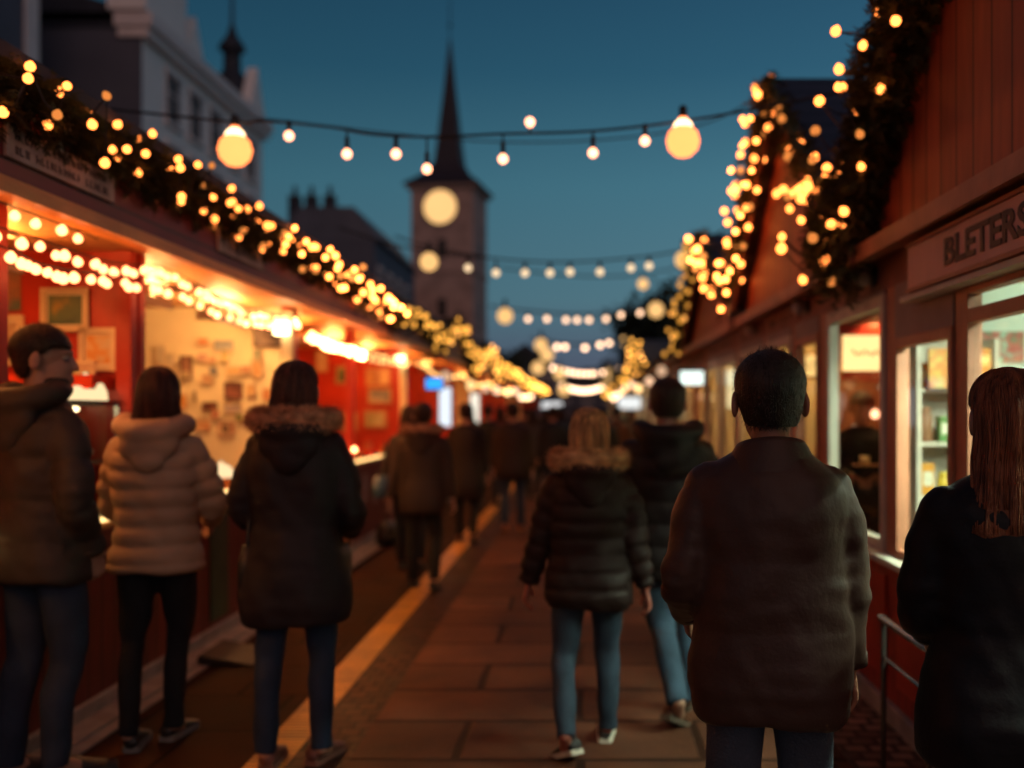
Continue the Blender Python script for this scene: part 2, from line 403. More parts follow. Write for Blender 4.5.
def person(label, loc, yaw, H=1.72, coat=(.02, .02, .02), hem=.72, build=1., quilt=0., legs=(.03, .05, .10), shoes=(.03, .02, .02), sole=(.05, .05, .05),
           hair='short', hairc=(.02, .012, .008), head_yaw=0., head_pitch=0., feet=None, hands=None, leg_r=1., hood=None, fur=None, collar=False,
           voxel=.012, hv=.0055, flare=1., sleeve=1., skin=(.42, .22, .15), waist=1., lean=0., coat_rough=.62, name='person', coat_name='coat', detail=True, elbow_out=.35, inner=None, hair_len=.2, beard=False, group=None, head_s=1.06, quilt_a=1.):
    s = H/1.75
    t = thing(name, label, 'person', loc, yaw, group)
    uid = '%d_%d' % (int(abs(loc[0])*100), int(loc[1]*100))
    feet = feet or ((-.10, -.02, 0., 0.), (.10, .04, 0., 0.))      # x, y, heel lift, toe-out angle
    hands = hands or ((-.27, .03, .80), (.27, .05, .80))
    S = lambda *p: Vector(p)*s
    hipz = .915; drop = max(abs(feet[0][1]-feet[1][1])-.25, 0)*.12
    hips = [S(-.088, 0, hipz-drop), S(.088, 0, hipz-drop)]
    sh = [S(-.162*build, lean, 1.388-drop), S(.162*build, lean, 1.388-drop)]
    ank, knee = [], []
    for i in (0, 1):
        x, y, lift, yw = feet[i]
        a = S(x, y-.035, .085+lift*.8); k, a = ik(hips[i], a, .424*s, .412*s, (.15*(-1 if i == 0 else 1), 1, 0)); ank.append(a); knee.append(k)
    el, wr = [], []
    for i in (0, 1):
        sg = -1 if i == 0 else 1
        e, w = ik(sh[i], S(*hands[i])-Vector((0, 0, drop*s)), .285*s, .255*s, (sg*elbow_out, -1, -.15)); el.append(e); wr.append(w)
    # head frame
    hc = S(0, .015+lean, 1.63-drop)
    HM = Matrix.Translation(hc) @ Matrix.Rotation(head_yaw, 4, 'Z') @ Matrix.Rotation(head_pitch, 4, 'X') @ Matrix.Scale(s*head_s, 4)
    skinm = mat('skin_%d' % int(skin[0]*100), skin, .5, .12, 12, .12, 90, spec=.35)
    # ---- body: one surface
    b = MB()
    b.stack([(z*s, w*s, d*s, (y+lean*(z-.9)/.6)*s) for z, w, d, y in ((.80, .05, .05, 0), (.84, .12, .08, 0), (.92, .145, .095, -.002), (1.05, .125, .085, 0), (1.2, .14, .092, 0), (1.33, .145, .09, 0), (1.40, .135, .085, 0), (1.45, .09, .065, 0), (1.48, .05, .05, 0))], 24)
    b.tube([S(0, lean-.01, 1.42-drop), S(0, lean, 1.50-drop), hc+Vector((0, -.015, -.05))*s], [.062*s, .056*s, .056*s], 14)
    h = MB()
    h.ball((0, -.012, .033), (.078, .093, .086), 22, 14); h.ball((0, .02, -.03), (.060, .072, .082), 20, 12); h.ball((0, .05, -.085), (.034, .036, .030), 14, 8)
    h.ball((0, .04, -.05), (.048, .048, .05), 14, 8)
    h.tube([(0, .083, .022), (0, .098, -.008), (0, .101, -.024)], [.008, .010, .012], 10)
    h.tube([(-.038, .070, .030), (0, .086, .033), (.038, .070, .030)], [.010, .010, .010], 8)
    h.tube([(-.020, .083, -.056), (0, .091, -.055), (.020, .083, -.056)], [.005, .007, .005], 8); h.tube([(-.018, .083, -.068), (0, .090, -.068), (.018, .083, -.068)], [.005, .008, .005], 8)
    for sg in (-1, 1): h.ball((0, 0, 0), (.009, .021, .035), 12, 8, Matrix.Translation((sg*.086, -.008, -.002)) @ Matrix.Rotation(sg*.35, 4, 'Z') @ Matrix.Rotation(-.15, 4, 'X'))
    h.xform(HM)
    for v, in [(x,) for x in h.v]: pass
    nb = b.n; b.v += h.v; b.f += [tuple(i+nb for i in f) for f in h.f]; b.n += h.n
    for i in (0, 1):
        sg = -1 if i == 0 else 1
        b.tube([hips[i], knee[i], ank[i]], [.066*s, .040*s, .030*s], 12); b.tube([ank[i], S(feet[i][0], feet[i][1]+.09, .035)], [.034*s, .028*s], 10)
        b.tube([sh[i], el[i], wr[i]], [.040*s, .036*s, .027*s], 12)
        dd = (wr[i]-el[i]).normalized(); dd = (dd+Vector((0, 0, -.25))).normalized()
        hand(b, wr[i]+dd*.012*s, dd, (-sg, .0, 0) if dd.z < -.5 else (0, 0, -1), s*1.02)
    bo = obj('body', remesh(b, hv, 2), skinm, t, True)
    e = MB()
    for sg in (-1, 1): MB().ball((sg*.030, .074, .010), .0125, 10, 8).xform(HM).build('eye', mat('eye_white', (.2, .18, .17), .3, .1, 30, 0), bo, True)
    # ---- trousers
    tm = cloth_mat('trousers_%s' % uid, legs, .85, .0, .3, 7, .3, 120)
    tr = MB(); tr.stack([((z-drop)*s, w*s*(.9+.1*leg_r), d*s, 0) for z, w, d in ((.80, .12, .09), (.86, .165, .115), (.95, .17, .115), (1.04, .15, .10))], 20)
    for i in (0, 1):
        k, a = knee[i], ank[i]; mid = hips[i].lerp(k, .5)+Vector((0, .012, 0)); calf = k.lerp(a, .35)+Vector((0, -.022, 0))*s
        tr.tube([hips[i]+Vector((0, 0, .02)), mid, k, calf, a+Vector((0, 0, -.01))], [.098*s, .086*s*(.7+.3*leg_r), .066*s*leg_r, .062*s*leg_r, .052*s*leg_r], 16, seg=20, ends=False)
    me = remesh(tr, max(voxel, .011), 3)
    if detail:
        K = [np.array(x) for x in (*knee, *ank)]
        def wr_(co, no):
            out = np.zeros(len(co))
            w = np.zeros(len(co))
            for q in K: w = np.maximum(w, np.exp(-(np.linalg.norm(co-q, axis=1)/.14)**2))
            for i, p in enumerate(co):
                v = Vector((p[0]*8, p[1]*8, p[2]*9)); out[i] = noise.noise(v+Vector((loc[0]*9, 0, 0)))*(.004+.013*w[i])
            return out
        displace(me, lambda c_, n_: np.maximum(wr_(c_, n_), -.007))
    obj('trousers', me, tm, t, True)
    # ---- shoes
    sm = mat('shoe_leather_%s' % uid, shoes, .45, .3, 20, .15); so = mat('shoe_sole_%s' % uid, sole, .7, .15, 20, .1)
    for i in (0, 1):
        x, y, lift, yw = feet[i]
        M = Matrix.Translation(S(x, y+.10, 0)) @ Matrix.Rotation(-yw, 4, 'Z') @ Matrix.Rotation(-math.atan2(lift, .22), 4, 'X') @ Matrix.Scale(s, 4)
        sec = [(-.155, .024, .045, .065), (-.145, .034, .052, .085), (-.11, .038, .06, .105), (-.07, .04, .055, .10), (-.02, .042, .045, .078), (.03, .047, .036, .058), (.07, .045, .03, .046), (.10, .032, .024, .036), (.112, .015, .018, .025)]
        up = MB(); sl = MB(); A = np.arange(16)*2*math.pi/16
        up.loft([np.stack([w*np.cos(A)*(1-.25*(np.sin(A) > .3)*np.sin(A)), np.full(16, yy), np.maximum(.022, .022+(zt-.022)*(.5+.5*np.sin(A)))], 1) for yy, w, zc, zt in sec])
        sl.loft([np.stack([(w+.004)*np.sign(np.cos(A))*abs(np.cos(A))**.5, np.full(16, yy), np.where(np.sin(A) > 0, .030, 0.004)], 1) for yy, w, zc, zt in sec])
        u = up.xform(M).build('shoe', sm, t, True); sl.xform(M).build('sole', so, u, False)
    # ---- coat
    cm = cloth_mat('coat_cloth_%s' % uid, coat, coat_rough, .0, .07, 4, .09, 70)
    c = MB(); B = build
    prof = [(hem+.004, .2*flare, .135*flare, -.005), (hem+.02, .212*flare, .145*flare, -.005)]
    zs = [z for z in (.70, .82, .94, 1.06, 1.18, 1.30, 1.38, 1.42, 1.45, 1.475, 1.495) if z > hem+.05]
    tab = {.70: (.222*flare, .158*flare), .82: (.214*(1+(flare-1)*.8), .152*(1+(flare-1)*.8)), .94: (.202*(1+(flare-1)*.5), .146), 1.06: (.188*waist, .135*waist), 1.18: (.196*(.5+.5*waist), .14), 1.30: (.208, .145), 1.38: (.203, .136), 1.42: (.182, .118), 1.45: (.148, .098), 1.475: (.112, .085), 1.495: (.082, .072)}
    for z in zs:
        w, d = tab[z]; prof.append((z, w*(B if z > .9 else (1+B)/2), d*(.6+.4*B), -.004+lean*max(0, z-.9)/.6))
    c.stack([((z-drop if z > .9 else z-drop)*s, w*s, d*s, y*s) for z, w, d, y in prof], 32, 2.25)
    for i in (0, 1):
        sg = -1 if i == 0 else 1
        q = sh[i]+Vector((-sg*.01, 0, -.012))*s; fe = wr[i]+(wr[i]-el[i]).normalized()*-.005
        c.ball(tuple(sh[i]+Vector((-sg*.004, 0, -.004))*s), .066*s*min(1.1, sleeve), 18, 12)
        c.tube([q, sh[i].lerp(el[i], .4)+Vector((sg*.008, 0, 0)), el[i], el[i].lerp(fe, .5), fe], [.064*s*sleeve, .068*s*sleeve, .063*s*sleeve, .057*s*sleeve, .047*s*sleeve], 18, seg=20, ends=False)
    me = remesh(c, voxel, 4)
    arms = [(np.array(sh[i]), np.array(el[i]), np.array(wr[i])) for i in (0, 1)]
    seed = loc[0]*3.1+loc[1]
    def cd(co, no):
        d = np.full(len(co), .13); arc = np.array(co[:, 2]); dm = np.full(len(co), 9.)
        for a, e_, w in arms:
            d1, t1 = seg_dist(co, a, e_); d2, t2 = seg_dist(co, e_, w)
            L1 = np.linalg.norm(e_-a); dd = np.minimum(d1, d2); tt = np.where(d1 < d2, t1, L1+t2)
            far = (np.abs(co[:, 0]) > .19*s*B-.015)
            use = (dd < .11*sleeve) & far & (dd < dm); arc = np.where(use, tt+.013, arc); dm = np.where(use, dd, dm)
        out = np.zeros(len(co))
        if quilt:
            ph = arc/quilt; out += .017*quilt_a*(np.abs(np.sin(ph*math.pi))**.45-.75)
        elb = np.zeros(len(co))
        for a, e_, w in arms: elb = np.maximum(elb, np.exp(-(np.linalg.norm(co-e_, axis=1)/.11)**2))
        if detail:
            for i, p in enumerate(co):
                v = Vector((p[0]*6+seed, p[1]*6, p[2]*3.2)); v2 = Vector((p[0]*11+seed, p[1]*11, p[2]*23))
                out[i] += .004+noise.noise(v)*.017 + noise.noise(v2)*(.004+.010*elb[i]) + .006*noise.noise(Vector((p[0]*17+p[2]*9, seed, p[2]*6)))
        return np.maximum(out, -.009)
    displace(me, cd)
    co_ = obj(coat_name, me, cm, t, True)
    if detail:
        for i in (0, 1):
            hm = MB(); dr = (wr[i]-el[i]).normalized(); hm.tube([wr[i]-dr*.035, wr[i]-dr*.004], [.050*s*sleeve, .0485*s*sleeve], 16, seg=3, ends=False)
            hm.build('cuff', cm, co_, True)
    nk = S(0, lean*.9, 1.47-drop)
    if collar:
        k = MB(); A = np.arange(28)*2*math.pi/28
        rings = []
        for z, rx, ry, y in ((-.035, .150, .112, -.01), (.0, .125, .104, -.012), (.022, .110, .096, -.010), (.036, .102, .090, -.008), (.033, .090, .078, -.004), (-.02, .085, .072, -.004)):
            rings.append(np.stack([rx*s*np.cos(A), (y+ry*np.sin(A))*s, (z+.012*np.cos(A*1)*0-.03*np.sin(A)*(z > 0))*s], 1)+np.array(nk))
        k.loft(rings, False); k.build('collar', cm, co_, True)
    if hood is not None:
        k = MB()
        A = np.linspace(R(-30), R(210), 22)  # round the back of the neck, open in front (angles measured from +x through the back)
        pts = [np.array(nk)+np.array((.135*math.cos(a), -.03-.115*math.sin(a), .035-.035*math.sin(a)))*s for a in A]
        k.tube(pts, [.03*s]+[.052*s]*3+[.058*s]*3+[.052*s]*3+[.03*s], 14, seg=44)
        k.ball((nk[0], nk[1]-.12*s, nk[2]-.055*s), (.135*s, .062*s, .10*s), 22, 14)
        k.ball((nk[0], nk[1]-.135*s, nk[2]-.12*s), (.085*s, .045*s, .075*s), 18, 12)
        me = remesh(k, max(.012, voxel), 4)
        displace(me, lambda co, no: np.array([noise.noise(Vector((p[0]*9+seed, p[1]*9, p[2]*14)))*.011 for p in co]))
        obj('hood', me, cm if hood is True else cloth_mat('hood_%s' % uid, hood), co_, True)
    if fur is not None:
        fm = mat('fur_%s' % uid, fur, .95, .55, 18, 0); k = MB()
        A = np.linspace(R(-35), R(215), 26); pts = [Vector(nk)+Vector((.168*math.cos(a), -.03-.125*math.sin(a), .045-.002*math.sin(a)))*s for a in A]
        k.tube(pts, .044*s, 10, seg=40)
        V, Fc, n = [], [], 0
        nf = 5200 if voxel < .015 else 1400
        for _ in range(nf):
            u = random.random()*(len(pts)-1); i = int(u); p = pts[i].lerp(pts[min(i+1, len(pts)-1)], u-i); ax = (pts[min(i+1, len(pts)-1)]-pts[i-1 if i else 0]).normalized()
            o_ = Vector((random.gauss(0, 1), random.gauss(0, 1), random.gauss(0, 1))); o_ = (o_-ax*o_.dot(ax)*.7).normalized()
            q = p+o_*.038*s; ti = q+(o_+ax*random.uniform(-.6, .6)+Vector((0, 0, -.35))).normalized()*random.uniform(.018, .042)*s; w = ax*.0028
            V += [tuple(q-w), tuple(q+w), tuple(ti)]; Fc.append((n, n+1, n+2)); n += 3
        k.add(V, Fc); k2 = k.mesh('fur_trim', False); obj('fur_trim', k2, fm, co_)
    if inner is not None:
        k = MB(); A = np.arange(24)*2*math.pi/24
        k.loft([np.stack([rx*s*np.cos(A), (-.004+ry*np.sin(A))*s, np.full(24, z*s)], 1)+np.array(nk) for z, rx, ry in ((0, .082, .078), (.045, .073, .07), (.06, .068, .066), (.055, .062, .06), (0, .062, .06))], False)
        k.build('inner_collar', cloth_mat('inner_%s' % uid, inner), co_, True)
    # ---- hair
    hm_ = mat('hair_%s' % uid, hairc, .45, .7, 13, .5, 60, stretch=(4, 4, .3), spec=.35)  # strand colour streaks, strengthened to stand in for hair sheen
    k = MB()
    if hair == 'short':
        nT, nP = 36, 14; rings = []
        for lay in (1.0, .90):
            rr = []
            for jp in range(nP+1):
                for jt in range(nT):
                    th = 2*math.pi*jt/nT; fr = math.sin(th)     # +1 front
                    zb = .045 if fr > .55 else (.0 + .045*max(0, fr)/.55 if fr > 0 else -.075*min(1, (-fr)**.5*1.1))
                    if abs(fr) < .35 and fr > -.3: zb = max(zb, -.012)
                    z0 = .135; ph = jp/nP; zz = z0*math.cos(ph*math.acos(max(-1, min(1, (zb-.035)/.1))) ) if False else None
                    top = .096*lay; zrel = (zb-.035); end = math.acos(max(-1, min(1, zrel/top))); a = ph*end
                    x = .0875*lay*math.sin(a)*math.cos(th)*(1+.07*max(0, math.sin(2*a))); y = -.012+.1025*lay*math.sin(a)*math.sin(th); z = .038+top*math.cos(a)
                    if a > math.pi/2: x = .0875*lay*math.cos(th)*(1-.16*(a-math.pi/2)); y = -.012+.1025*lay*math.sin(th)*(1-.25*(a-math.pi/2))
                    rr.append((x, y, z))
            rings.append(rr)
        v = rings[0]; f = []
        for jp in range(nP):
            for jt in range(nT): a = jp*nT+jt; b_ = jp*nT+(jt+1) % nT; f.append((a, b_, b_+nT, a+nT))
        k.add(v, f); 
        n0 = k.n; k.add(rings[1], f)
        for jt in range(nT): a = nP*nT+jt; b_ = nP*nT+(jt+1) % nT; k.f.append((a, b_, b_+n0, a+n0))
        V, Fc, n = [], [], 0
        for _ in range(2600 if voxel < .015 else 500):
            p = Vector(random.choice(rings[0])); d = (p-Vector((0, -.01, .035))).normalized()
            p = p + Vector((random.uniform(-.008, .008), random.uniform(-.008, .008), random.uniform(-.008, .008))) - d*.004
            tip = p + (d*.45+Vector((random.uniform(-.5, .5), random.uniform(-.1, .6), random.uniform(-.6, .3)))).normalized()*random.uniform(.010, .020); w = d.cross(Vector((0, 0, 1)))*.0022
            V += [tuple(p-w), tuple(p+w), tuple(tip)]; Fc.append((n, n+1, n+2)); n += 3
        k.add(V, Fc); k.xform(HM); obj('hair', k.mesh('hair', False), hm_, bo, True)
        if beard:
            q = MB(); q.ball((0, .032, -.075), (.060, .056, .045), 16, 10); q.ball((0, .062, -.1), (.034, .032, .028), 14, 8); q.xform(HM).build('beard', hm_, bo, True)
    else:
        L = hair_len
        secs = [(.137, .010, .014, -.01), (.131, .032, .04, -.01), (.116, .054, .066, -.012), (.09, .073, .087, -.014), (.05, .085, .097, -.024), (.01, .089, .088, -.042), (-.04, .092, .076, -.054), (-.09, .098, .066, -.058)]
        nl = max(1, int(L/.045))
        for j in range(nl):
            u = (j+1)/nl; secs.append((-.09-L*u, .098+(.036 if L > .15 else .030)*u, .064-.028*u, -.058-(.055 if L > .15 else .012)*u))
        secs.append((-.09-L-.02, secs[-1][1]*.8, secs[-1][2]*.5, secs[-1][3]))
        k.stack(secs, 40, 2.1)
        A = np.arange(40)
        for i_ in range(len(k.v[0])):
            p = k.v[0][i_]; an = math.atan2(p[1]+.05, p[0]); g = noise.noise(Vector((math.cos(an)*3, math.sin(an)*3+seed, p[2]*3)))*.014+noise.noise(Vector((math.cos(an)*9, math.sin(an)*9+seed, p[2]*4)))*.005
            r_ = math.hypot(p[0], p[1]+.05)+1e-6; p[0] *= 1+g/r_; p[1] += (p[1]+.05)*g/r_
        base = k.v[0].reshape(len(secs), 40, 3)
        cnt = 420 if voxel < .015 else 60
        for _ in range(cnt):
            j = random.uniform(0, 40); dj = random.uniform(-1.2, 1.2); i0 = random.randrange(1, 5); i1 = random.randrange(max(i0+3, len(secs)-4), len(secs))
            o_ = random.uniform(.0, .006); pts = []
            for i_ in range(i0, i1):
                jj = (j+dj*(i_-i0)/len(secs)+.35*math.sin(i_*.7+_)) % 40; ja = int(jj) % 40; fr_ = jj-int(jj); p = base[i_][ja]*(1-fr_)+base[i_][(ja+1) % 40]*fr_; p = p + (p-np.array((0, -.05, p[2])))*o_*6; pts.append(p)
            if i1 == len(secs) and L > .1: pts.append(pts[-1]+np.array((0, -.002, -random.uniform(.005, .045))))
            if len(pts) > 2: k.tube(pts, .0016, 4, seg=len(pts)*2, ends=False)
        k.xform(HM); k.build('hair', hm_, bo, True)
    return t

# ================================================================== SETTING
g = struct(MB().add([(-400, -200, -.004), (400, -200, -.004), (400, 600, -.004), (-400, 600, -.004)], [(0, 1, 2, 3)]).build('ground', paving_mat('dark_paving', (.08, .045, .033), .5, .25)))
def sheet(name, x0, x1, y0, y1, z, m, n=1):
    return struct(MB().add([(x0, y0, z), (x1, y0, z), (x1, y1, z), (x0, y1, z)], [(0, 1, 2, 3)]).build(name, m))
sheet('street_paving', -1.02, 1.18, -4, 95, .002, paving_mat('large_slabs', (.105, .040, .022), 1.1, .55, .024, .6, .5, .3))
sheet('paver_border', -1.29, -1.02, -4, 95, .003, paving_mat('small_setts', (.05, .021, .013), .105, .105, .012, .5, .5, .4))
sheet('footway_paving', -2.44, -1.46, -4, 95, .002, paving_mat('footway_slabs', (.026, .009, .004), .62, .6, .014, .85, .5, .3))
sheet('tactile_strip', -1.46, -1.28, -4, 95, .004, paving_mat('tactile_paving', (.72, .32, .05), .30, .045, .013, .33, 0., .25))
sheet('cobbled_strip', 1.18, 1.75, -4, 60, .002, paving_mat('cobbles', (.20, .13, .10), .12, .10, .018, .4, .5, .5))
# drain kerb along the left stalls
struct(MB().box(-2.30, -2.24, -3, 60, -.02, .012).box(-2.44, -2.30, -3, 60, -.02, .03).build('kerb', M_GREYW))

# ------------------------------------------------------------------ sky and light
w = bpy.data.worlds.new('World'); SC.world = w; w.use_nodes = True; nt = w.node_tree; N, L = nt.nodes, nt.links
bg = N['Background']; tc = N.new('ShaderNodeTexCoord'); sp = N.new('ShaderNodeSeparateXYZ'); L.new(tc.outputs['Generated'], sp.inputs[0])
rp = N.new('ShaderNodeValToRGB'); cr = rp.color_ramp
stops = [(0., (.050, .065, .115)), (.05, (.062, .096, .150)), (.11, (.060, .155, .205)), (.22, (.040, .142, .198)), (.32, (.014, .080, .135)), (.45, (.005, .042, .088)), (1., (.002, .012, .035))]
while len(cr.elements) < len(stops): cr.elements.new(.5)
for e, (p, c) in zip(cr.elements, stops): e.position = p; e.color = (*c, 1)
L.new(sp.outputs['Z'], rp.inputs['Fac'])
sk = N.new('ShaderNodeTexSky'); sk.sky_type = 'NISHITA'; sk.sun_disc = False; sk.sun_elevation = R(-3); sk.sun_rotation = R(70)
mx = N.new('ShaderNodeMixRGB'); mx.blend_type = 'ADD'; mx.inputs['Fac'].default_value = .12; L.new(rp.outputs[0], mx.inputs['Color1']); L.new(sk.outputs[0], mx.inputs['Color2'])
# a touch lighter to the right, where the last daylight is
mr = N.new('ShaderNodeMapRange'); mr.inputs['From Min'].default_value = -.5; mr.inputs['From Max'].default_value = .5; mr.inputs['To Min'].default_value = .72; mr.inputs['To Max'].default_value = 1.3
L.new(sp.outputs['X'], mr.inputs['Value'])
m2 = N.new('ShaderNodeMixRGB'); m2.blend_type = 'MULTIPLY'; m2.inputs['Fac'].default_value = 1; L.new(mx.outputs[0], m2.inputs['Color1']); L.new(mr.outputs[0], m2.inputs['Color2'])
L.new(m2.outputs[0], bg.inputs['Color']); bg.inputs['Strength'].default_value = 1.
sl = bpy.data.lights.new('warm_fill_sun', 'SUN'); sl.energy = .42; sl.angle = R(50); sl.color = (1, .50, .33)  # soft warm fill added for backs and facades; the real sun has set
so_ = bpy.data.objects.new('warm_fill_sun', sl); COL.objects.link(so_); so_.rotation_euler = (R(62), 0, R(14))

# ------------------------------------------------------------------ camera
cam = bpy.data.cameras.new('camera'); co = bpy.data.objects.new('camera', cam); COL.objects.link(co); SC.camera = co
co.location = (0, 0, HC); co.rotation_euler = (R(90), 0, 0)
cam.sensor_width = 36; cam.lens = F/1024*36; cam.shift_x = -(VX-512)/1024; cam.shift_y = (VY-384)/1024
cam.clip_end = 2000; cam.clip_start = .05
cam.dof.use_dof = True; cam.dof.focus_distance = 2.65; cam.dof.aperture_fstop = 1.25; cam.dof.aperture_blades = 0

# ================================================================== LEFT STALLS
FX = -2.46       # front of the counters
def text_mesh(txt, size, m, depth=.004, offset=.0):
    cu = bpy.data.curves.new('t', 'FONT'); cu.body = txt; cu.size = size; cu.extrude = depth; cu.offset = offset; cu.resolution_u = 3
    o = bpy.data.objects.new('t', cu); COL.objects.link(o); dg = bpy.context.evaluated_depsgraph_get()
    me = bpy.data.meshes.new_from_object(o.evaluated_get(dg)); bpy.data.objects.remove(o); me.materials.clear(); me.materials.append(m)
    return me
def scribble(x0, x1, z0, z1, rows, seed):
    """worn, unreadable lettering: broken dark strokes in rows; x runs along the board"""
    rr = random.Random(seed); mb = MB(); h = (z1-z0)/rows
    for r_ in range(rows):
        zc = z1-h*(r_+.5); x = x0+rr.uniform(0, .05)
        while x < x1-.03:
            lw = rr.uniform(.018, .034)
            if rr.random() > .18:
                k = rr.random(); zb, zt = zc-h*.3, zc+h*.3
                mb.box(x, x+.007, 0, .002, zb, zt)
                if k > .35: mb.box(x+.007, x+lw-.006, 0, .002, rr.choice([zb, zc-.004, zt-.008]), rr.choice([zb, zc-.004, zt-.008])+.008) if False else mb.box(x+.007, x+lw-.007, 0, .002, zc-.004, zc+.004)
                if k > .6: mb.box(x+lw-.007, x+lw, 0, .002, zb, zt-.01*rr.random())
                if k < .5: mb.box(x+.007, x+lw-.005, 0, .002, zb, zb+.007)
            x += lw+.010
    return mb
def face_left(mb, X):   # local (x along, y depth, z) -> board on the left row looking towards +x, reading away from the camera... first letter is the nearer
    return mb.xform(Matrix(((0, 1, 0, X), (1, 0, 0, 0), (0, 0, 1, 0), (0, 0, 0, 1))))

M_LAMP = emis('warm_strip_lamp', (1., .55, .22), 16)
M_LAMPW = emis('white_strip_lamp', (1., .82, .55), 14)
def left_stall(label, y0, y1, part='red', lamp=1., gable=None, posts=(), deep=1.9, signs=(), lamp_c=(1., .36, .085), far=False, lamp_n=2, side_lit=True):
    t = thing('market_stall', label, 'stall', (FX, y0, 0), 0, 'timber stalls along the left of the street')
    L_ = y1-y0
    # local coordinates: x = world - FX, y = world - y0
    MB().box(-.06, 0, .0, L_, .10, .93).build('counter_front', M_BASE, t)
    MB().box(-.09, .03, .0, L_, 0, .10).build('plinth', M_GREYW, t, bevel=.01)
    MB().box(-.55, .0, .0, L_, .93, .97).build('counter_top', M_WOOD, t, bevel=.008)
    MB().box(-deep-.06, -deep, .0, L_, 0, 2.42).build('back_wall', M_RED if part != 'cream' else M_REDP, t)
    pm = {'red': M_REDX, 'cream': M_CREAM, 'redp': M_REDP}[part]
    MB().box(-deep, -.05, L_-.05, L_, 0.0, 2.42).build('partition_wall', pm, t)
    MB().box(-deep, -.06, .0, L_, 0, .05).build('floor_boards', M_WOOD, t)
    MB().box(-deep-.06, .30, .0, L_, 2.42, 2.45).build('ceiling', M_CEIL, t)
    MB().prism([(.06, 2.419), (.37, 2.345), (.37, 2.405), (.30, 2.419)], L_, 'y', 0).build('eave_beam', mat('orange_lit_wood', (.85, .34, .08), .45, .2, 5, .15, stretch=(3, .6, 3)), t)  # lit look put into the brighter orange colour; underside sloped to catch lamps
    MB().box(.325, .36, .0, L_, 2.41, 2.80).build('fascia', M_DRED, t)
    for yy in [0.02, L_-.09]+list(posts): MB().box(-.07, .02, yy, yy+.07, .97, 2.42).build('post', M_REDP, t, bevel=.006)
    mb = MB(); x1_, z1_ = -deep-.3, 3.30
    mb.prism([(.42, 2.80), (.42, 2.86), (x1_, z1_+.06), (x1_, z1_)], L_, 'y', 0.); mb.build('roof', M_ROOFX, t)
    if gable:
        gy, gz = gable; gy -= y0; hw = min(gy, L_-gy)
        MB().prism([(gy-hw, 2.80), (gy+hw, 2.80), (gy, gz)], .04, 'x', .3).build('gable_board', M_RED, t)
        mb = MB(); mb.add([(.40, gy-hw-.05, 2.79), (.40, gy, gz+.05), (-1.2, gy, gz+.05), (-1.2, gy-hw-.05, 2.79), (.40, gy+hw+.05, 2.79), (-1.2, gy+hw+.05, 2.79)], [(0, 1, 2, 3), (1, 4, 5, 2)]); mb.build('dormer_roof', M_ROOFX, t)
    key = 'stall_lamp_%.2f_%.2f' % (lamp, lamp_c[2]); lm = emis(key, lamp_c, 330*lamp)
    for k in range(lamp_n):
        yy = L_*(k+.55)/lamp_n
        f = MB().box(-.42, -.30, yy-.36, yy+.36, 2.395, 2.418).box(-.41, -.40, yy-.36, yy-.34, 2.27, 2.395).box(-.41, -.40, yy+.34, yy+.36, 2.27, 2.395).box(-.302, -.294, yy-.40, yy+.40, 2.225, 2.285).box(-.41, -.294, yy-.385, yy-.36, 2.225, 2.30).build('ceiling_lamp', M_WHITEF, t)
        MB().tube([(-.36, yy-.34, 2.27), (-.36, yy+.34, 2.27)], .016, 8, seg=2).build('lamp_tube', lm, f, True)
    # rope light on the lip of the counter
    MB().tube([(.004, .02, .985), (.004, L_-.02, .985)], .013, 8, seg=2).build('rope_light', emis('counter_rope_light_%d' % int(lamp*10), (1., .62, .22), 2.6 if y0 < 14 else .7), t, True)
    for (a, b, z0, z1, rows, sd) in signs:
        s_ = MB().box(.36, .375, a-y0, b-y0, z0, z1).build('name_board', M_SIGNW, t, bevel=.003)
        face_left(scribble(a-y0+.04, b-y0-.05, z0+.01, z1-.01, rows, sd), .3755).build('lettering', M_INK, s_)
    return t
S1 = left_stall('nearest red stall on the left, with framed pictures and a glass case on its counter', 1.2, 5.5, 'redp', .62, posts=(2.98,), signs=((3.62, 4.46, 2.475, 2.60, 2, 3),))
S2 = left_stall('second stall on the left with a brightly lit cream end wall full of small prints', 5.5, 8.5, 'cream', .60, signs=((5.75, 6.55, 2.47, 2.61, 1, 5),), lamp_c=(1., .50, .16), lamp_n=2)
S3 = left_stall('third stall on the left, red inside, a swag of lights above its counter', 8.5, 14.0, 'redp', .72, posts=(2.2,), signs=((9.2, 10.2, 2.47, 2.61, 1, 8), (11.6, 12.4, 2.47, 2.61, 1, 9)), lamp_n=3)
S4 = left_stall('fourth stall on the left, first one with a small gable under its zigzag garland', 14.0, 19.4, 'redp', .8, gable=(16.7, 2.98))
S5 = left_stall('fifth stall on the left, behind the walkers in the middle distance', 19.4, 25.2, 'cream', .8, gable=(22.3, 2.95))
S6 = left_stall('sixth stall on the left, a small lit stall far down the street', 25.2, 33., 'redp', .8)
S7 = left_stall('seventh stall on the left, where the garland thins to a gold line', 33., 43., 'cream', .9)
S8 = left_stall('last stall on the left at the far end of the street', 43., 58., 'redp', .9)
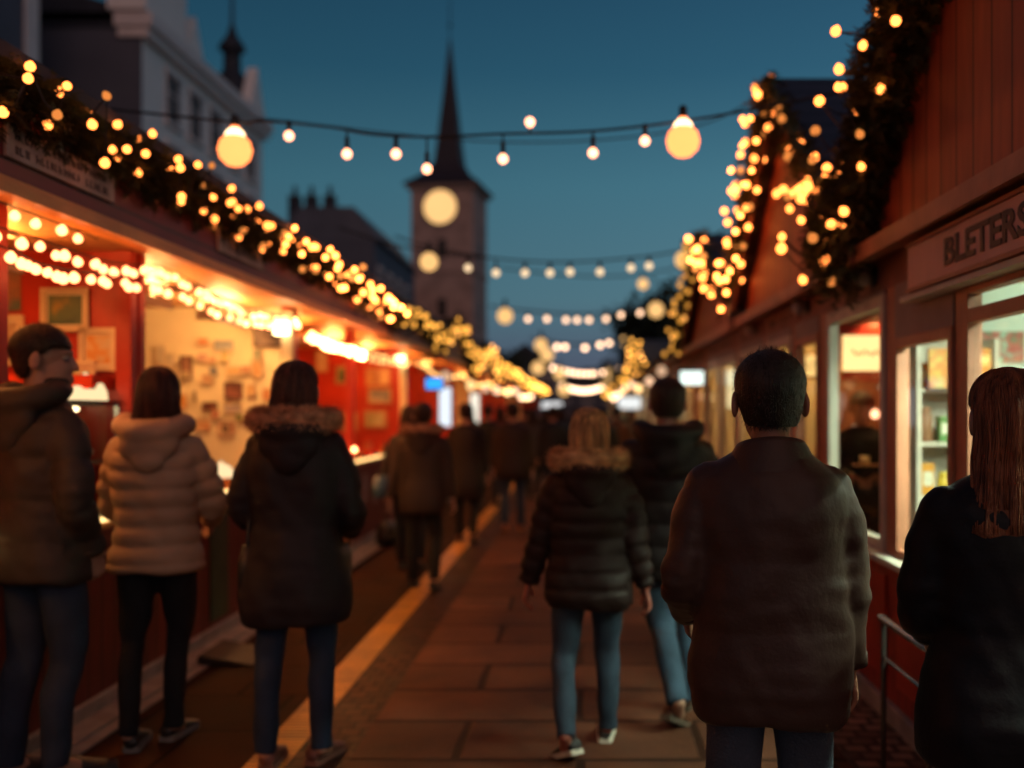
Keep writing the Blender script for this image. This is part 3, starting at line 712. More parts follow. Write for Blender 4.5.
# the second stall's counter has a green cabinet door and papers are pinned to the third stall's front
MB().box(.002, .016, 1.10, 1.42, .14, .88).build('cabinet_door', M_GREEN, S2, bevel=.004)
for i, (yy, zz) in enumerate(((2.1, .62), (2.75, .66), (3.3, .60))):
    tag(MB().box(FX+.004, FX+.008, 8.5+yy, 8.5+yy+.24, zz-.16, zz+.16).build('notice', picture_mat('notice_paper_%d' % i, [(.45, .40, .36), (.3, .2, .17), (.5, .46, .4)], 14, i*3.)),
        'white paper notice %s on the third stall counter front' % ('nearest the camera' if i == 0 else 'between two others' if i == 1 else 'farthest along'), 'notice', 'notices on the counter front')
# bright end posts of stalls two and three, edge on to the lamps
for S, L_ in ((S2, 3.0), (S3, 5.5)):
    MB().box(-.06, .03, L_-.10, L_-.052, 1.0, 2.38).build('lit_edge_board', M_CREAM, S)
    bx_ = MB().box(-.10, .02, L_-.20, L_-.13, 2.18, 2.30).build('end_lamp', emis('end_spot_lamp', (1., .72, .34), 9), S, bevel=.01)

# ---- pictures
def picture(label, cx, cz, w_, h_, cols, plane='end', Y=None, X=None, frame=(.66, .52, .33), fw=.03, seed=0., scale=9, mount=True, tilt=0., group='framed pictures on the stall walls', name='framed_picture'):
    """plane 'end': hangs on a wall across the stall (faces the camera side, -y); 'back': on the back wall (faces the street, +x)"""
    t = thing(name, label, 'picture', (cx, Y, cz) if plane == 'end' else (X, cx, cz), 0 if plane == 'end' else R(90), group)
    nm = 'frame_%d' % int(frame[0]*100)
    a, b = w_/2, h_/2
    if fw:
        f = MB(); f.box(-a, a, -.025, -.002, b-fw, b).box(-a, a, -.025, -.002, -b, -b+fw).box(-a, -a+fw, -.025, -.002, -b+fw, b-fw).box(a-fw, a, -.025, -.002, -b+fw, b-fw)
        f.build('frame', mat(nm, frame, .45, .15, 8, .1), t, bevel=.003)
        if mount: MB().box(-a+fw, a-fw, -.008, -.003, -b+fw, b-fw).build('mount', mat('card_mount', (.75, .66, .48), .8, .05, 4, 0), t)
    k = fw+(.010 if mount and fw else 0)
    MB().box(-a+k, a-k, -.013, -.009, -b+k, b-k).build('print', picture_mat('print_%d_%d' % (int(abs(cx)*1000), int(cz*1000)), cols, scale, seed+cx*3), t)
    return t
def W(px, py, Y): return ((px-VX)*Y/F, HC-(py-VY)*Y/F)
Yp = 5.44
def pic_px(label, x0, x1, y0, y1, Y, cols, **k):
    a, c = W(x0, y0, Y); b, d = W(x1, y1, Y)
    return picture(label, (a+b)/2, (c+d)/2, b-a, c-d, cols, 'end', Y, **k)
pic_px('framed green and gold landscape print above the near red shelf', 42, 90, 288, 332, Yp, [(.02, .06, .06), (.08, .14, .08), (.35, .24, .05)], scale=5)
pic_px('pale framed print with a yellow patch beside the man in profile', 80, 118, 328, 371, Yp, [(.6, .5, .3), (.65, .3, .06), (.7, .55, .3)], scale=8)
pic_px('framed brown portrait print at the left edge of the photo', -12, 25, 315, 366, Yp, [(.12, .03, .02), (.3, .08, .04), (.5, .38, .25)], scale=7)
pic_px('unframed picture in teal and rust at the top left of the near stall', -14, 22, 262, 311, Yp, [(.03, .08, .08), (.25, .10, .05), (.05, .10, .09)], fw=0, scale=4)
picture('small pale print with green mark behind the red post of the near stall', -2.72, 1.70, .17, .24, [(.55, .5, .3), (.25, .3, .15)], 'end', Yp-.01, seed=2)
# red shelf across the near stall with things on it
sh_ = MB().box(-4.3, -2.55, 5.20, 5.44, 1.66, 1.735).build('wall_shelf', mat('bright_red_shelf', (.62, .05, .015), .35, .15, 4, .05)); tag(sh_, 'bright red shelf across the near stall under the pictures', 'shelf')
# prints on the cream wall
pr = [(157, 167, 345, 365, [(.7, .62, .45), (.5, .42, .3)], 'tiny pale print nearest the red post'), (181, 193, 356, 380, [(.22, .10, .07), (.35, .2, .13)], 'narrow brown portrait print'), (198, 210, 338, 346, [(.6, .2, .08), (.65, .32, .15)], 'small orange print in the top row'),
      (214, 235, 340, 351, [(.2, .22, .25), (.42, .4, .33)], 'blue-grey skyline print in the top row'), (254, 287, 322, 347, [(.04, .02, .015), (.16, .09, .06), (.3, .2, .14)], 'large dark framed photograph of hills in the corner'),
      (201, 217, 357, 363, [(.6, .3, .14), (.5, .22, .12)], 'flat orange strip print under the orange one'), (225, 243, 382, 399, [(.12, .04, .03), (.26, .10, .07)], 'dark brown square framed print'), (202, 214, 374, 384, [(.5, .28, .15), (.62, .42, .25)], 'faint tan print in the middle'),
      (252, 263, 358, 378, [(.5, .26, .1), (.62, .42, .2)], 'upright ochre print near the right end'), (226, 246, 366, 376, [(.62, .4, .18), (.7, .5, .28)], 'wide sand coloured print'), (193, 198, 390, 402, [(.2, .16, .1), (.3, .22, .12)], 'thin dark strip print'),
      (203, 218, 402, 410, [(.14, .04, .02), (.3, .12, .06)], 'low dark red print'), (224, 242, 404, 413, [(.35, .28, .28), (.5, .42, .36)], 'grey lilac print low on the wall'), (176, 188, 394, 408, [(.62, .25, .06), (.7, .4, .12)], 'orange print low on the left'),
      (246, 256, 384, 396, [(.65, .42, .2), (.55, .3, .12)], 'small amber print right of the dark square'), (263, 272, 388, 400, [(.6, .22, .08), (.66, .36, .16)], 'little red-orange print beside the hooded woman'), (196, 212, 418, 430, [(.5, .2, .08), (.6, .38, .2)], 'rust print just above the goods'),
      (218, 236, 420, 434, [(.55, .35, .2), (.35, .14, .08)], 'tan and red print just above the goods'), (170, 180, 372, 384, [(.55, .4, .22), (.66, .52, .34)], 'beige print by the long haired head')]
extra_words = ['cream', 'buff', 'rose', 'slate', 'straw', 'russet', 'sage', 'mustard', 'plum', 'bone', 'coral', 'umber', 'olive', 'peach']
rr_ = random.Random(5)
for k_ in range(14):
    c_ = [(.6, .5, .36), (.55, .4, .2), (.55, .25, .2), (.2, .2, .22), (.65, .5, .2), (.4, .12, .05), (.25, .3, .18), (.6, .4, .06), (.2, .08, .12), (.7, .64, .5), (.65, .2, .12), (.18, .1, .06), (.2, .2, .06), (.7, .42, .25)][k_]
    x_ = 166+(k_ % 7)*14.5+rr_.uniform(-3, 3); y_ = (352, 411)[k_//7]+rr_.uniform(-4, 4)+(k_ % 2)*16
    pr.append((x_, x_+rr_.uniform(7, 12), y_, y_+rr_.uniform(8, 13), [c_, tuple(v*.6 for v in c_)], '%s coloured card in the %s rows' % (extra_words[k_], ('upper', 'lower')[k_//7])))
for i, (x0, x1, y0, y1, cols, lb) in enumerate(pr):
    dark = i in (1, 4, 6, 11)
    pic_px(lb+' on the cream wall', x0, x1, y0, y1, 8.44-.004*(i > 18), cols, frame=(.08, .035, .025) if dark else (.7, .55, .35), fw=.012 if dark else .008, mount=False, scale=12, seed=i*2.3, group='small prints on the cream wall', name='wall_print')
# third stall
for i, (x0, x1, y0, y1, cols, lb) in enumerate([(336, 355, 366, 384, [(.04, .07, .03), (.12, .13, .05)], 'dark green framed picture'), (366, 390, 368, 386, [(.5, .22, .06), (.35, .14, .06), (.6, .4, .2)], 'amber framed picture'),
      (368, 392, 388, 404, [(.12, .14, .16), (.35, .28, .22)], 'slate and tan framed picture'), (364, 387, 410, 428, [(.3, .27, .12), (.5, .42, .25)], 'olive framed picture'), (341, 358, 412, 432, [(.5, .3, .15), (.6, .45, .3)], 'pale sand framed picture'), (316, 328, 350, 372, [(.6, .42, .25), (.5, .3, .18)], 'narrow pale framed picture')]):
    pic_px(lb+' on the red end wall of the third stall', x0, x1, y0, y1, 13.93, cols, frame=(.45, .22, .1), fw=.03, mount=False, scale=4, seed=i*5., group='framed pictures in the third stall')

# ---- goods on the counters
def crockery(kind, x, y, z, c, label, s=1., em=None):
    m = mat('glaze_%d_%d_%d' % tuple(int(v*99) for v in c), c, .2, .12, 9, .03)
    if kind == 'bowl': prof = [(.03, 0), (.035, .008), (.075, .05), (.09, .085), (.084, .084), (.068, .05), (.02, .015)]
    elif kind == 'jar': prof = [(.045, 0), (.05, .01), (.05, .10), (.04, .12), (.042, .125), (.042, .15), (.01, .152)]
    elif kind == 'dome': prof = [(.11, 0), (.11, .012), (.105, .05), (.085, .09), (.05, .115), (.012, .125), (.015, .14), (.005, .15)]
    elif kind == 'mug': prof = [(.035, 0), (.04, .01), (.042, .09), (.038, .09), (.034, .015)]
    else: prof = [(.012, 0), (.04, .02), (.052, .055), (.04, .09), (.012, .108), (.008, .12)]
    t = MB().lathe([(r*s, h*s) for r, h in prof], n=18)
    if kind == 'mug': t.tube([(.04*s, 0, .075*s), (.07*s, 0, .06*s), (.07*s, 0, .035*s), (.04*s, 0, .02*s)], .006*s, 6, seg=8)
    o = t.build({'bowl': 'bowl', 'jar': 'jar', 'dome': 'lamp_dome', 'mug': 'mug', 'bauble': 'ornament'}[kind], em or m, None, True, loc=(x, y, z))
    return tag(o, label, {'bowl': 'bowl', 'jar': 'jar', 'dome': 'lamp', 'mug': 'mug', 'bauble': 'ornament'}[kind], 'goods set out on the left counters')
# glass display case on the near counter
dc = thing('display_case', 'glass display case with white crockery on the near counter', 'display case', (-2.72, 5.0, .97))
f = MB()
for x in (-.2, .2):
    for y in (-.42, .42): f.box(x-.012, x+.012, y-.012, y+.012, 0, .62)
for z in (.0, .30, .60): f.box(-.2, .2, -.42, .42, z, z+.014)
f.build('case_frame', M_METAL, dc); MB().box(-.206, .206, -.43, .43, .615, .63).build('top_panel', M_BLACK, dc)
MB().box(.208, .211, -.42, .42, .01, .61).build('front_pane', M_GLASS, dc); MB().tube([(.0, -.38, .585), (0, .38, .585)], .012, 8, seg=2).build('case_lamp', emis('case_lamp', (1., .70, .38), 7), dc, True)
names = ['nearest', 'second', 'third', 'fourth', 'fifth', 'farthest']
for r_, (z, kk) in enumerate(((.985, 'jar'), (1.285, 'bowl'))):
    for i in range(6):
        k = kk if (i+r_) % 3 else ('mug' if r_ else 'bowl')
        crockery(k, -2.70+random.uniform(-.06, .06), 4.65+i*.14, z, random.choice([(.75, .7, .6), (.6, .62, .62), (.7, .6, .42)]), '%s white %s on the %s shelf of the display case' % (names[i], k, 'lower' if r_ == 0 else 'upper'), .85)
MG = emis('lit_paper_shade', (1., .72, .38), 1.2)
crockery('dome', -2.63, 5.29, 1.60, (.8, .8, .8), 'round glowing paper lamp on top of the display case', 1.0, MG)
st = MB().box(-2.92, -2.64, 4.12, 4.36, .97, 1.20).build('box', mat('cardboard_box', (.30, .17, .09), .8, .15, 6, .1), None, bevel=.004); tag(st, 'cardboard box on the near counter beside the display case', 'box')
crockery('dome', -2.56, 7.1, 1.07, (.8, .8, .8), 'glowing white paper lamp on an orange box on the second counter', .8, MG)
tag(MB().box(-2.66, -2.47, 7.0, 7.2, .97, 1.068).build('box', mat('orange_box', (.55, .16, .04), .6, .15, 6, .05), None, bevel=.004), 'orange box under the paper lamp on the second counter', 'box')
cols = [((.6, .04, .02), 'red'), ((.62, .25, .05), 'orange'), ((.7, .6, .4), 'cream'), ((.5, .12, .05), 'rust'), ((.6, .42, .12), 'yellow')]
wn = ['first', 'second', 'third', 'fourth', 'fifth', 'sixth', 'seventh', 'eighth', 'ninth', 'tenth']
for i in range(5):
    c, nm = cols[i % 5]; kd = ['bauble', 'jar', 'mug'][i % 3]
    crockery(kd, -2.51+(-.0 if i % 2 else -.03), 3.55+i*.215, .97, c, '%s %s, %s from the camera on the near counter' % (nm, {'bauble': 'ornament'}.get(kd, kd), wn[i]), .95)
for i in range(8):
    c, nm = cols[(i*2+1) % 5]; kd = ['jar', 'bauble', 'bowl'][i % 3]
    crockery(kd, -2.52+(-.12 if i % 2 else 0), (5.7+i*.3 if i < 4 else 7.4+(i-4)*.24), .97, c, '%s %s, %s from the camera on the second counter' % (nm, {'bauble': 'ornament'}.get(kd, kd), wn[i]), 1.)
for i in range(9):
    c, nm = cols[(i*3+2) % 5]; kd = ['bowl', 'jar', 'bauble'][i % 3]
    crockery(kd, -2.52+(-.12 if i % 2 else 0), 8.9+i*.5, .97, c, '%s %s, %s from the camera on the third counter' % (nm, {'bauble': 'ornament'}.get(kd, kd), wn[i]), 1.2)
t = thing('light_bundle', 'heap of fairy lights glowing on the third counter', 'fairy lights', (-2.44, 9.6, 1.0))
pts = [Vector((random.uniform(-.10, .06), random.uniform(-.3, .9), random.uniform(.03, .15))) for _ in range(26)]
for p in pts: bulb(t, p, .024, 'warm', 9.8)
wm = MB()
for a, b in zip(pts, pts[1:]): wm.tube([a, (a+b)/2, b], .003, 4, seg=2, ends=False)
wm.build('wire', M_CABLE, t)
# low ramp and a bag against the plinth
tag(MB().prism([(-2.32, .012), (-1.98, .012), (-2.30, .07)], .42, 'y', 6.0).build('ramp', mat('dark_rubber_ramp', (.03, .022, .02), .7, .2, 8, .2)), 'low dark wedge ramp against the second stall base', 'ramp')
bg_ = thing('carrier_bag', 'dark bag left on the ground by the third stall base', 'bag', (-2.22, 11.4, .0))
MB().stack([(.0+.012, .10, .16, 0), (.10, .12, .18, 0), (.22, .10, .16, 0), (.27, .05, .14, 0)], 18).build('bag_body', M_BLACK, bg_, True)
MB().tube([(0, -.08, .25), (0, -.05, .36), (0, .05, .36), (0, .08, .25)], .009, 6, seg=8).build('handle', M_BLACK, bg_, True)

# ---- garlands on the left
def left_path(y0, y1, n, f):
    return [(-2.11+random.uniform(-.015, .015), y0+(y1-y0)*i/n, f(y0+(y1-y0)*i/n)+random.uniform(-.02, .02)) for i in range(n+1)]
G = 'lit fir garlands along the left eaves'
garland('fir_garland', 'thick dark fir garland with gold bulbs over the nearest left stall', left_path(1.4, 5.5, 14, lambda y: 2.72), 72, .125, 1500, .042, droop=.09, group=G, side=.9, rad=.018)
garland('fir_garland', 'fir garland with gold bulbs over the second left stall', left_path(5.5, 8.5, 9, lambda y: 2.71), 52, .12, 1100, .045, droop=.09, group=G, side=.9, rad=.020)
garland('fir_garland', 'fir garland with gold bulbs over the third left stall', left_path(8.5, 14.0, 14, lambda y: 2.68+.05*math.sin(y*1.6)), 72, .115, 520, .055, droop=.12, group=G, side=.9, rad=.022)
def zig(y):
    for a, p in ((16.7, 3.02), (22.3, 2.98)):
        if abs(y-a) < 2.9: return max(2.45, p-.21*abs(y-a))
    return 2.7
garland('fir_garland', 'zigzag garland over the fourth left stall, first dense gold peak', left_path(14.0, 19.4, 14, zig), 62, .12, 160, .09, droop=.18, group=G, side=.9, rad=.031)
garland('fir_garland', 'zigzag garland over the fifth left stall, second dense gold peak', left_path(19.4, 25.2, 14, zig), 54, .12, 110, .09, droop=.16, group=G, side=.9, rad=.033)
garland('fir_garland', 'gold garland over the sixth left stall in the distance', left_path(25.2, 33, 12, lambda y: 2.66), 36, .14, 60, .1, droop=.12, group=G, side=.9, rad=.038)
garland('fir_garland', 'gold garland over the seventh left stall, a fine line of light', left_path(33, 43, 10, lambda y: 2.6), 30, .16, 40, .1, droop=.1, group=G, side=.9, rad=.045)
garland('fir_garland', 'farthest gold garland on the left, near the end of the street', left_path(43, 58, 10, lambda y: 2.6), 26, .18, 30, .12, droop=.1, group=G, side=.9, rad=.055)
# strings of bulbs inside the stalls
def swag(label, pts, n, rad=.022, kind='warm', jit=.02, group='bulb strings under the left stall roofs'):
    base = Vector(pts[0]); g = thing('string_light', label, 'string lights', base, 0, group)
    P = catmull([Vector(p)-base for p in pts], n)
    MB().tube([tuple(p) for p in P], .004, 5, seg=n, ends=False).build('wire', M_CABLE, g)
    for p in P[:-1]:
        q = Vector(p)+Vector((random.uniform(-jit, jit), random.uniform(-jit, jit), -.03-random.uniform(0, jit)))
        bulb(g, q, rad*random.uniform(.9, 1.1), kind, (q+base).y, tilt=(random.uniform(-.3, .3), random.uniform(-.3, .3), 0))
    return g
X_ = -2.30
swag('upper row of warm bulbs under the roofs of the two nearest stalls', [(X_, 3.2, 2.27), (X_, 4.12, 2.276), (X_, 4.86, 2.275), (X_, 5.5, 2.335), (X_, 6.18, 2.29), (X_, 6.93, 2.25), (X_, 8.2, 2.31)], 37)
swag('lower row of warm bulbs under the roofs of the two nearest stalls', [(X_, 3.2, 2.2), (X_, 3.98, 2.20), (X_, 4.28, 2.173), (X_, 4.77, 2.2), (X_, 5.26, 2.235), (X_, 5.87, 2.23), (X_, 6.63, 2.18), (X_, 7.4, 2.22), (X_, 8.2, 2.28)], 37)
swag('short top row of warm bulbs against the ceiling of the nearest stall', [(X_+.02, 3.5, 2.36), (X_+.02, 4.1, 2.37), (X_+.02, 4.7, 2.36)], 7, jit=.01)
swag('bright swag of bulbs along the third stall opening, upper strand', [(-2.36, 8.75, 2.25), (-2.35, 9.66, 2.22), (-2.35, 11.1, 2.22), (-2.35, 12.6, 2.22), (-2.35, 13.7, 2.23)], 30, .021)
swag('bright swag of bulbs along the third stall opening, lower strand', [(-2.38, 8.75, 2.22), (-2.37, 9.7, 2.17), (-2.37, 11.2, 2.16), (-2.37, 12.6, 2.18), (-2.37, 13.7, 2.2)], 28, .021)
swag('row of warm bulbs under the roof of the fourth stall', [(-2.30, 14.2, 2.25), (-2.30, 16.5, 2.15), (-2.30, 19.2, 2.25)], 11, .03)
swag('row of warm bulbs under the roof of the fifth stall', [(-2.30, 19.6, 2.25), (-2.30, 22.3, 2.15), (-2.30, 25.0, 2.25)], 9, .034)
swag('row of warm bulbs under the roof of the sixth stall', [(-2.30, 25.4, 2.25), (-2.30, 29, 2.15), (-2.30, 32.8, 2.25)], 8, .04)

# ================================================================== RIGHT HUTS
RX = 1.55
def right_hut(label, y0, y1, wins, apex=None, half=None, lamp=(1., .55, .22), lp=1., inner='warm', open_lamp=False, roof_to=4.6, far=False, near_w=True, far_w=True, roof=True):
    """local coordinates: x = world - RX (positive into the hut), y = world - y0"""
    t = thing('market_hut', label, 'hut', (RX, y0, 0), 0, 'gabled huts along the right of the street')
    L_ = y1-y0
    MB().box(0, .05, 0, L_, .10, .80).build('base_panel', M_RED if not far else M_REDP, t)
    mb = MB()
    k = int(L_/.62)
    for i in range(k): a = (i+.12)*L_/k; b = (i+.88)*L_/k; mb.box(-.014, -.001, a, b, .20, .72)
    mb.build('base_moulding', M_REDP, t, bevel=.006)
    MB().box(-.03, .07, 0, L_, 0, .10).build('plinth', M_GREYW, t, bevel=.008)
    MB().box(-.09, .12, 0, L_, .80, .835).build('sill', M_WHITEF, t, bevel=.006)
    im = {'warm': M_CREAM, 'white': mat('pale_green_white_wall', (.62, .70, .60), .6, .06, 3, .05), 'dark': mat('dark_brown_panelling', (.30, .11, .06), .6, .3, 3, .1)}[inner]
    MB().box(2.0, 2.06, 0, L_, 0, 2.30).build('back_wall', im, t)
    if near_w: MB().box(.06, 2.0, 0, .04, 0, 2.30).build('side_wall', im, t)
    if far_w: MB().box(.06, 2.0, L_-.04, L_, 0, 2.30).build('side_wall', M_CREAM if inner == 'dark' else im, t)
    MB().box(.06, 2.0, .04, L_-.04, 0, .05).build('floor_boards', M_WOOD, t)
    MB().box(.05, 2.06, 0, L_, 2.30, 2.33).build('ceiling', M_CREAM if inner != 'white' else im, t)
    MB().box(.0, .05, 0, L_, 2.16, 2.42).build('fascia', M_BROWN2, t)
    MB().prism([(-.17, 2.29), (.0, 2.33), (.0, 2.42), (-.17, 2.37)], L_, 'y', 0).build('eave_board', M_WOOD if far else M_BROWN, t)
    lm = emis('hut_lamp_%s_%.1f' % (inner, lp), lamp, 260*lp)
    for q in range(0 if lp == 0 else 2 if L_ > 3 else 1):
        yy = L_*(q+.5)/(2 if L_ > 3 else 1)
        f = MB().box(.50, .62, yy-.4, yy+.4, 2.27, 2.298).box(.485, .498, yy-.42, yy+.42, 2.27 if open_lamp else 2.19, 2.298).box(.485, .62, yy-.42, yy-.40, 2.19, 2.298).build('ceiling_lamp', M_WHITEF, t); MB().tube([(.56, yy-.36, 2.24), (.56, yy+.36, 2.24)], .018, 8, seg=2).build('lamp_tube', lm, f, True)
    prev = 0.
    for (a, b, zt, trans, fm) in wins:
        a -= y0; b -= y0
        if a-prev > .005: MB().box(-.005, .06, prev, a, .835, 2.16).build('post', M_BROWN, t, bevel=.004)
        prev = b
        fmm = {'b': M_BROWN, 'w': M_WHITEF}[fm]; fw = .05 if fm == 'b' else .065
        f = MB(); f.box(-.02, .04, a, a+fw, .835, zt).box(-.02, .04, b-fw, b, .835, zt).box(-.02, .04, a+fw, b-fw, zt-fw, zt).box(-.02, .04, a+fw, b-fw, .835, .835+fw*.8)
        if trans: f.box(-.02, .04, a+fw, b-fw, trans-.025, trans+.03)
        wf = f.build('window_frame', fmm, t, bevel=.004)
        MB().box(.005, .009, a+fw, b-fw, .835+fw*.8, (trans or zt)-fw*.4).build('pane', M_GLASS, wf)
        if trans: MB().box(.005, .009, a+fw, b-fw, trans+.03, zt-fw).build('transom_pane', M_GLASS, wf)
        if zt < 2.15: MB().box(-.012, .05, a, b, zt, 2.16).build('blind_panel', M_GREYP, t)
    if L_-prev > .005: MB().box(-.005, .06, prev, L_, .835, 2.16).build('post', M_BROWN, t, bevel=.004)
    if apex:
        ay, az = apex[0]-y0, apex[1]; z0 = 2.42
        sl = (az-z0)/half
        MB().prism([(ay-half, z0), (ay+half, z0), (ay, az)], .05, 'x', -.06).build('gable_boards', boards('gable_vertical_boards', (.38, .075, .03), 'y', .17, .5, .09), t)
        rf = MB(); o_ = .1; d = .07
        rf.prism([(ay-half-o_, z0-o_*sl), (ay, az), (ay, az+d), (ay-half-o_, z0-o_*sl+d)], roof_to-RX+.22, 'x', -.2); rf.prism([(ay, az), (ay+half+o_, z0-o_*sl), (ay+half+o_, z0-o_*sl+d), (ay, az+d)], roof_to-RX+.22, 'x', -.2)
        rf.build('roof', M_ROOF, t)
        bb = MB(); bb.prism([(ay-half-o_, z0-o_*sl-.06), (ay, az-.07), (ay, az+.0), (ay-half-o_, z0-o_*sl)], .03, 'x', -.19); bb.prism([(ay, az-.07), (ay+half+o_, z0-o_*sl-.06), (ay+half+o_, z0-o_*sl), (ay, az)], .03, 'x', -.19)
        bb.build('barge_board', M_BROWN2, t)
    elif roof:
        MB().prism([(-.2, 2.42), (-.2, 2.47), (2.4, 3.0), (2.4, 2.95)], L_, 'y', 0).build('roof', M_ROOFX, t)
    return t
H1 = right_hut('nearest hut on the right with a red boarded gable, name board and bright white interior', 1.9, 4.93, [(2.0, 3.98, 2.06, 1.92, 'b'), (4.10, 4.86, 1.90, None, 'b')], (3.3, 4.02), 2.0, (.86, 1., .80), 4.2, 'white', far_w=False)
H1b = right_hut('narrow bay beside the nearest right hut, serving window framed in white with a vendor inside', 4.93, 6.30, [(5.02, 6.18, 2.14, None, 'w')], None, None, (1., .45, .15), 0, 'dark', near_w=False, far_w=False, roof=False)
H2 = right_hut('second gabled hut on the right with dark steep roof behind a light-wrapped gable edge', 6.30, 9.7, [(6.42, 7.1, 2.05, None, 'b'), (7.25, 8.2, 2.10, None, 'w'), (8.35, 9.6, 2.1, None, 'w')], (7.05, 3.83), 1.95, (1., .55, .2), .7, 'dark', near_w=False)
H3 = right_hut('third gabled hut on the right, smaller dark gable strung with gold bulbs', 9.7, 14.6, [(9.8, 10.9, 2.1, None, 'w'), (11.0, 12.1, 2.1, None, 'w'), (12.3, 13.3, 2.1, None, 'b'), (13.5, 14.5, 2.1, None, 'w')], (11.2, 3.46), 2.2, (1., .60, .26), .8, 'warm', open_lamp=True)
H4 = right_hut('fourth hut on the right with flat eaves', 14.6, 21.5, [(14.8+i*1.3, 15.9+i*1.3, 2.1, None, 'w') for i in range(5)], None, None, (1., .7, .38), .9, 'warm', far=True, open_lamp=True)
H5 = right_hut('fifth hut on the right with a low gable wrapped in gold bulbs', 21.5, 27.5, [(21.7+i*1.4, 22.9+i*1.4, 2.1, None, 'w') for i in range(4)], (24.3, 3.2), 2.4, (1., .65, .3), .9, 'warm', far=True, open_lamp=True)
H6 = right_hut('sixth hut on the right, far down the street', 27.5, 38., [(27.8+i*2, 29.3+i*2, 2.1, None, 'w') for i in range(5)], None, None, (1., .7, .4), .9, 'warm', far=True, open_lamp=True)
H7 = right_hut('last hut on the right at the far end of the street', 38., 54., [(38.5+i*3, 40.8+i*3, 2.1, None, 'w') for i in range(5)], None, None, (1., .7, .4), .9, 'warm', far=True, open_lamp=True)

MB().box(.36, 1.95, 8.0-6.3, 8.04-6.3, .05, 2.30).build('partition_wall', mat('dark_brown_panelling', (.17, .06, .035)), H2)
# the name board
nb = MB().box(-.105, -.065, 3.0-1.9, 4.39-1.9, 2.082, 2.262).build('name_board', M_SIGNB, H1, bevel=.004)
f = MB(); f.box(-.112, -.066, 1.085, 2.505, 2.264, 2.278).box(-.112, -.066, 1.085, 2.505, 2.066, 2.080); f.build('board_moulding', M_BROWN, nb)
me = text_mesh('BLETERS', .178, M_INK, .002, .005)
xs = [v.co.x for v in me.vertices]; wd = max(xs)-min(xs); k = .75/wd
me.transform(Matrix(((0, 0, -1, -.1075), (-k, 0, 0, 3.94-1.9+min(xs)*k), (0, .84, 0, 2.122), (0, 0, 0, 1))))
obj('lettering', me, None, nb)
MB().box(-.10, -.02, .2, 2.62, 2.035, 2.06).build('sign_ledge', M_WHITEF, H1, bevel=.003)
# lamps on the fascia
for i, (yy, lb) in enumerate(((5.22, 'small round wall lamp on the fascia left of the name board'), (6.75, 'small round wall lamp on the fascia of the second right hut'), (8.7, 'farthest small round wall lamp on the right fascia'))):
    t = thing('wall_lamp', lb, 'lamp', (RX-.0, yy, 2.25), 0, 'unlit lamps on the right fascia')
    MB().lathe([(.0, -.02), (.05, -.015), (.05, .015), (0, .02)], n=16).xform(Matrix.Rotation(R(90), 4, 'Y')).build('mounting', M_BLACK, t, True)
    MB().ball((-.07, 0, 0), (.045, .045, .055), 14, 10).build('globe', mat('opal_glass', (.5, .42, .36), .25, .1, 9, 0), t, True)
# fascia panels
for i, (a, b, S) in enumerate(((7.0, 8.2, H2), (8.4, 9.5, H2), (10.0, 11.8, H3), (12.3, 14.2, H3))):
    o = MB().box(-.016, -.002, a-S.location.y, b-S.location.y, 2.185, 2.285).build('fascia_panel', M_BROWN2, S, bevel=.003)
    q = scribble(.1, b-a-.1, 2.195, 2.275, 1, 20+i); q.xform(Matrix(((0, -1, 0, -.0165), (-1, 0, 0, b-S.location.y), (0, 0, 1, 0), (0, 0, 0, 1)))).build('lettering', M_INK, o)

# inside the nearest hut: shelves with goods
def shelf_unit(label, x, y, w_, zs, rx=.3, frame=M_WHITEF, rz=0):
    t = thing('shelf_unit', label, 'shelf unit', (x, y, .05), rz)
    f = MB()
    for a in (-w_/2, w_/2-.025): f.box(a, a+.025, 0, rx, 0, zs[-1]+.3)
    f.build('side_panels', frame, t)
    for z in zs: MB().box(-w_/2+.025, w_/2-.025, 0, rx, z, z+.02).build('shelf', frame, t)
    MB().box(-w_/2, w_/2, rx, rx+.015, 0, zs[-1]+.3).build('back_panel', frame, t)
    return t
MB().box(.30, 2.0, 3.95, 3.99, 0.05, 2.30).build('partition_wall', mat('pale_green_white_wall', (.62, .70, .60)), H1)
MB().box(.235, .30, 3.93, 4.01, 0.05, 2.30).build('door_jamb', M_WHITEF, H1)
zs = [.40, .70, 1.00, 1.30, 1.60]
shelf_unit('white shelf unit of packets seen through the narrow near window', 2.11, 5.55, .46, zs, .26)
shelf_unit('wide white shelf unit at the back of the nearest right hut', 2.95, 5.50, .9, [.5, .9, 1.3], .3)
rc = [((.62, .40, .04), 'yellow'), ((.55, .06, .03), 'red'), ((.1, .22, .06), 'green'), ((.62, .58, .5), 'white'), ((.6, .25, .03), 'orange'), ((.1, .14, .28), 'blue'), ((.25, .12, .06), 'brown')]
def packet(label, x, y, z, w_, d, h, c, kind='packet', grp='packets on the right hut shelves'):
    m = mat('packet_%d_%d_%d' % tuple(int(v*99) for v in c), c, .45, .15, 25, .05)
    if kind == 'jar': o = MB().lathe([(w_*.42, 0), (w_*.5, .01), (w_*.5, h*.72), (w_*.36, h*.82), (w_*.38, h*.84), (w_*.38, h), (.005, h+.002)], n=14).build('jar', m, None, True, loc=(x, y, z))
    else:
        o = MB().box(-w_/2, w_/2, -d/2, d/2, 0, h).build('packet', m, None, bevel=.004, loc=(x, y, z)); MB().box(-w_*.36, w_*.36, -d/2-.002, -d/2-.0005, h*.3, h*.75).build('paper_label', mat('packet_label', (.66, .6, .45), .6, .1, 30, 0), o)
    return tag(o, label, kind, grp)
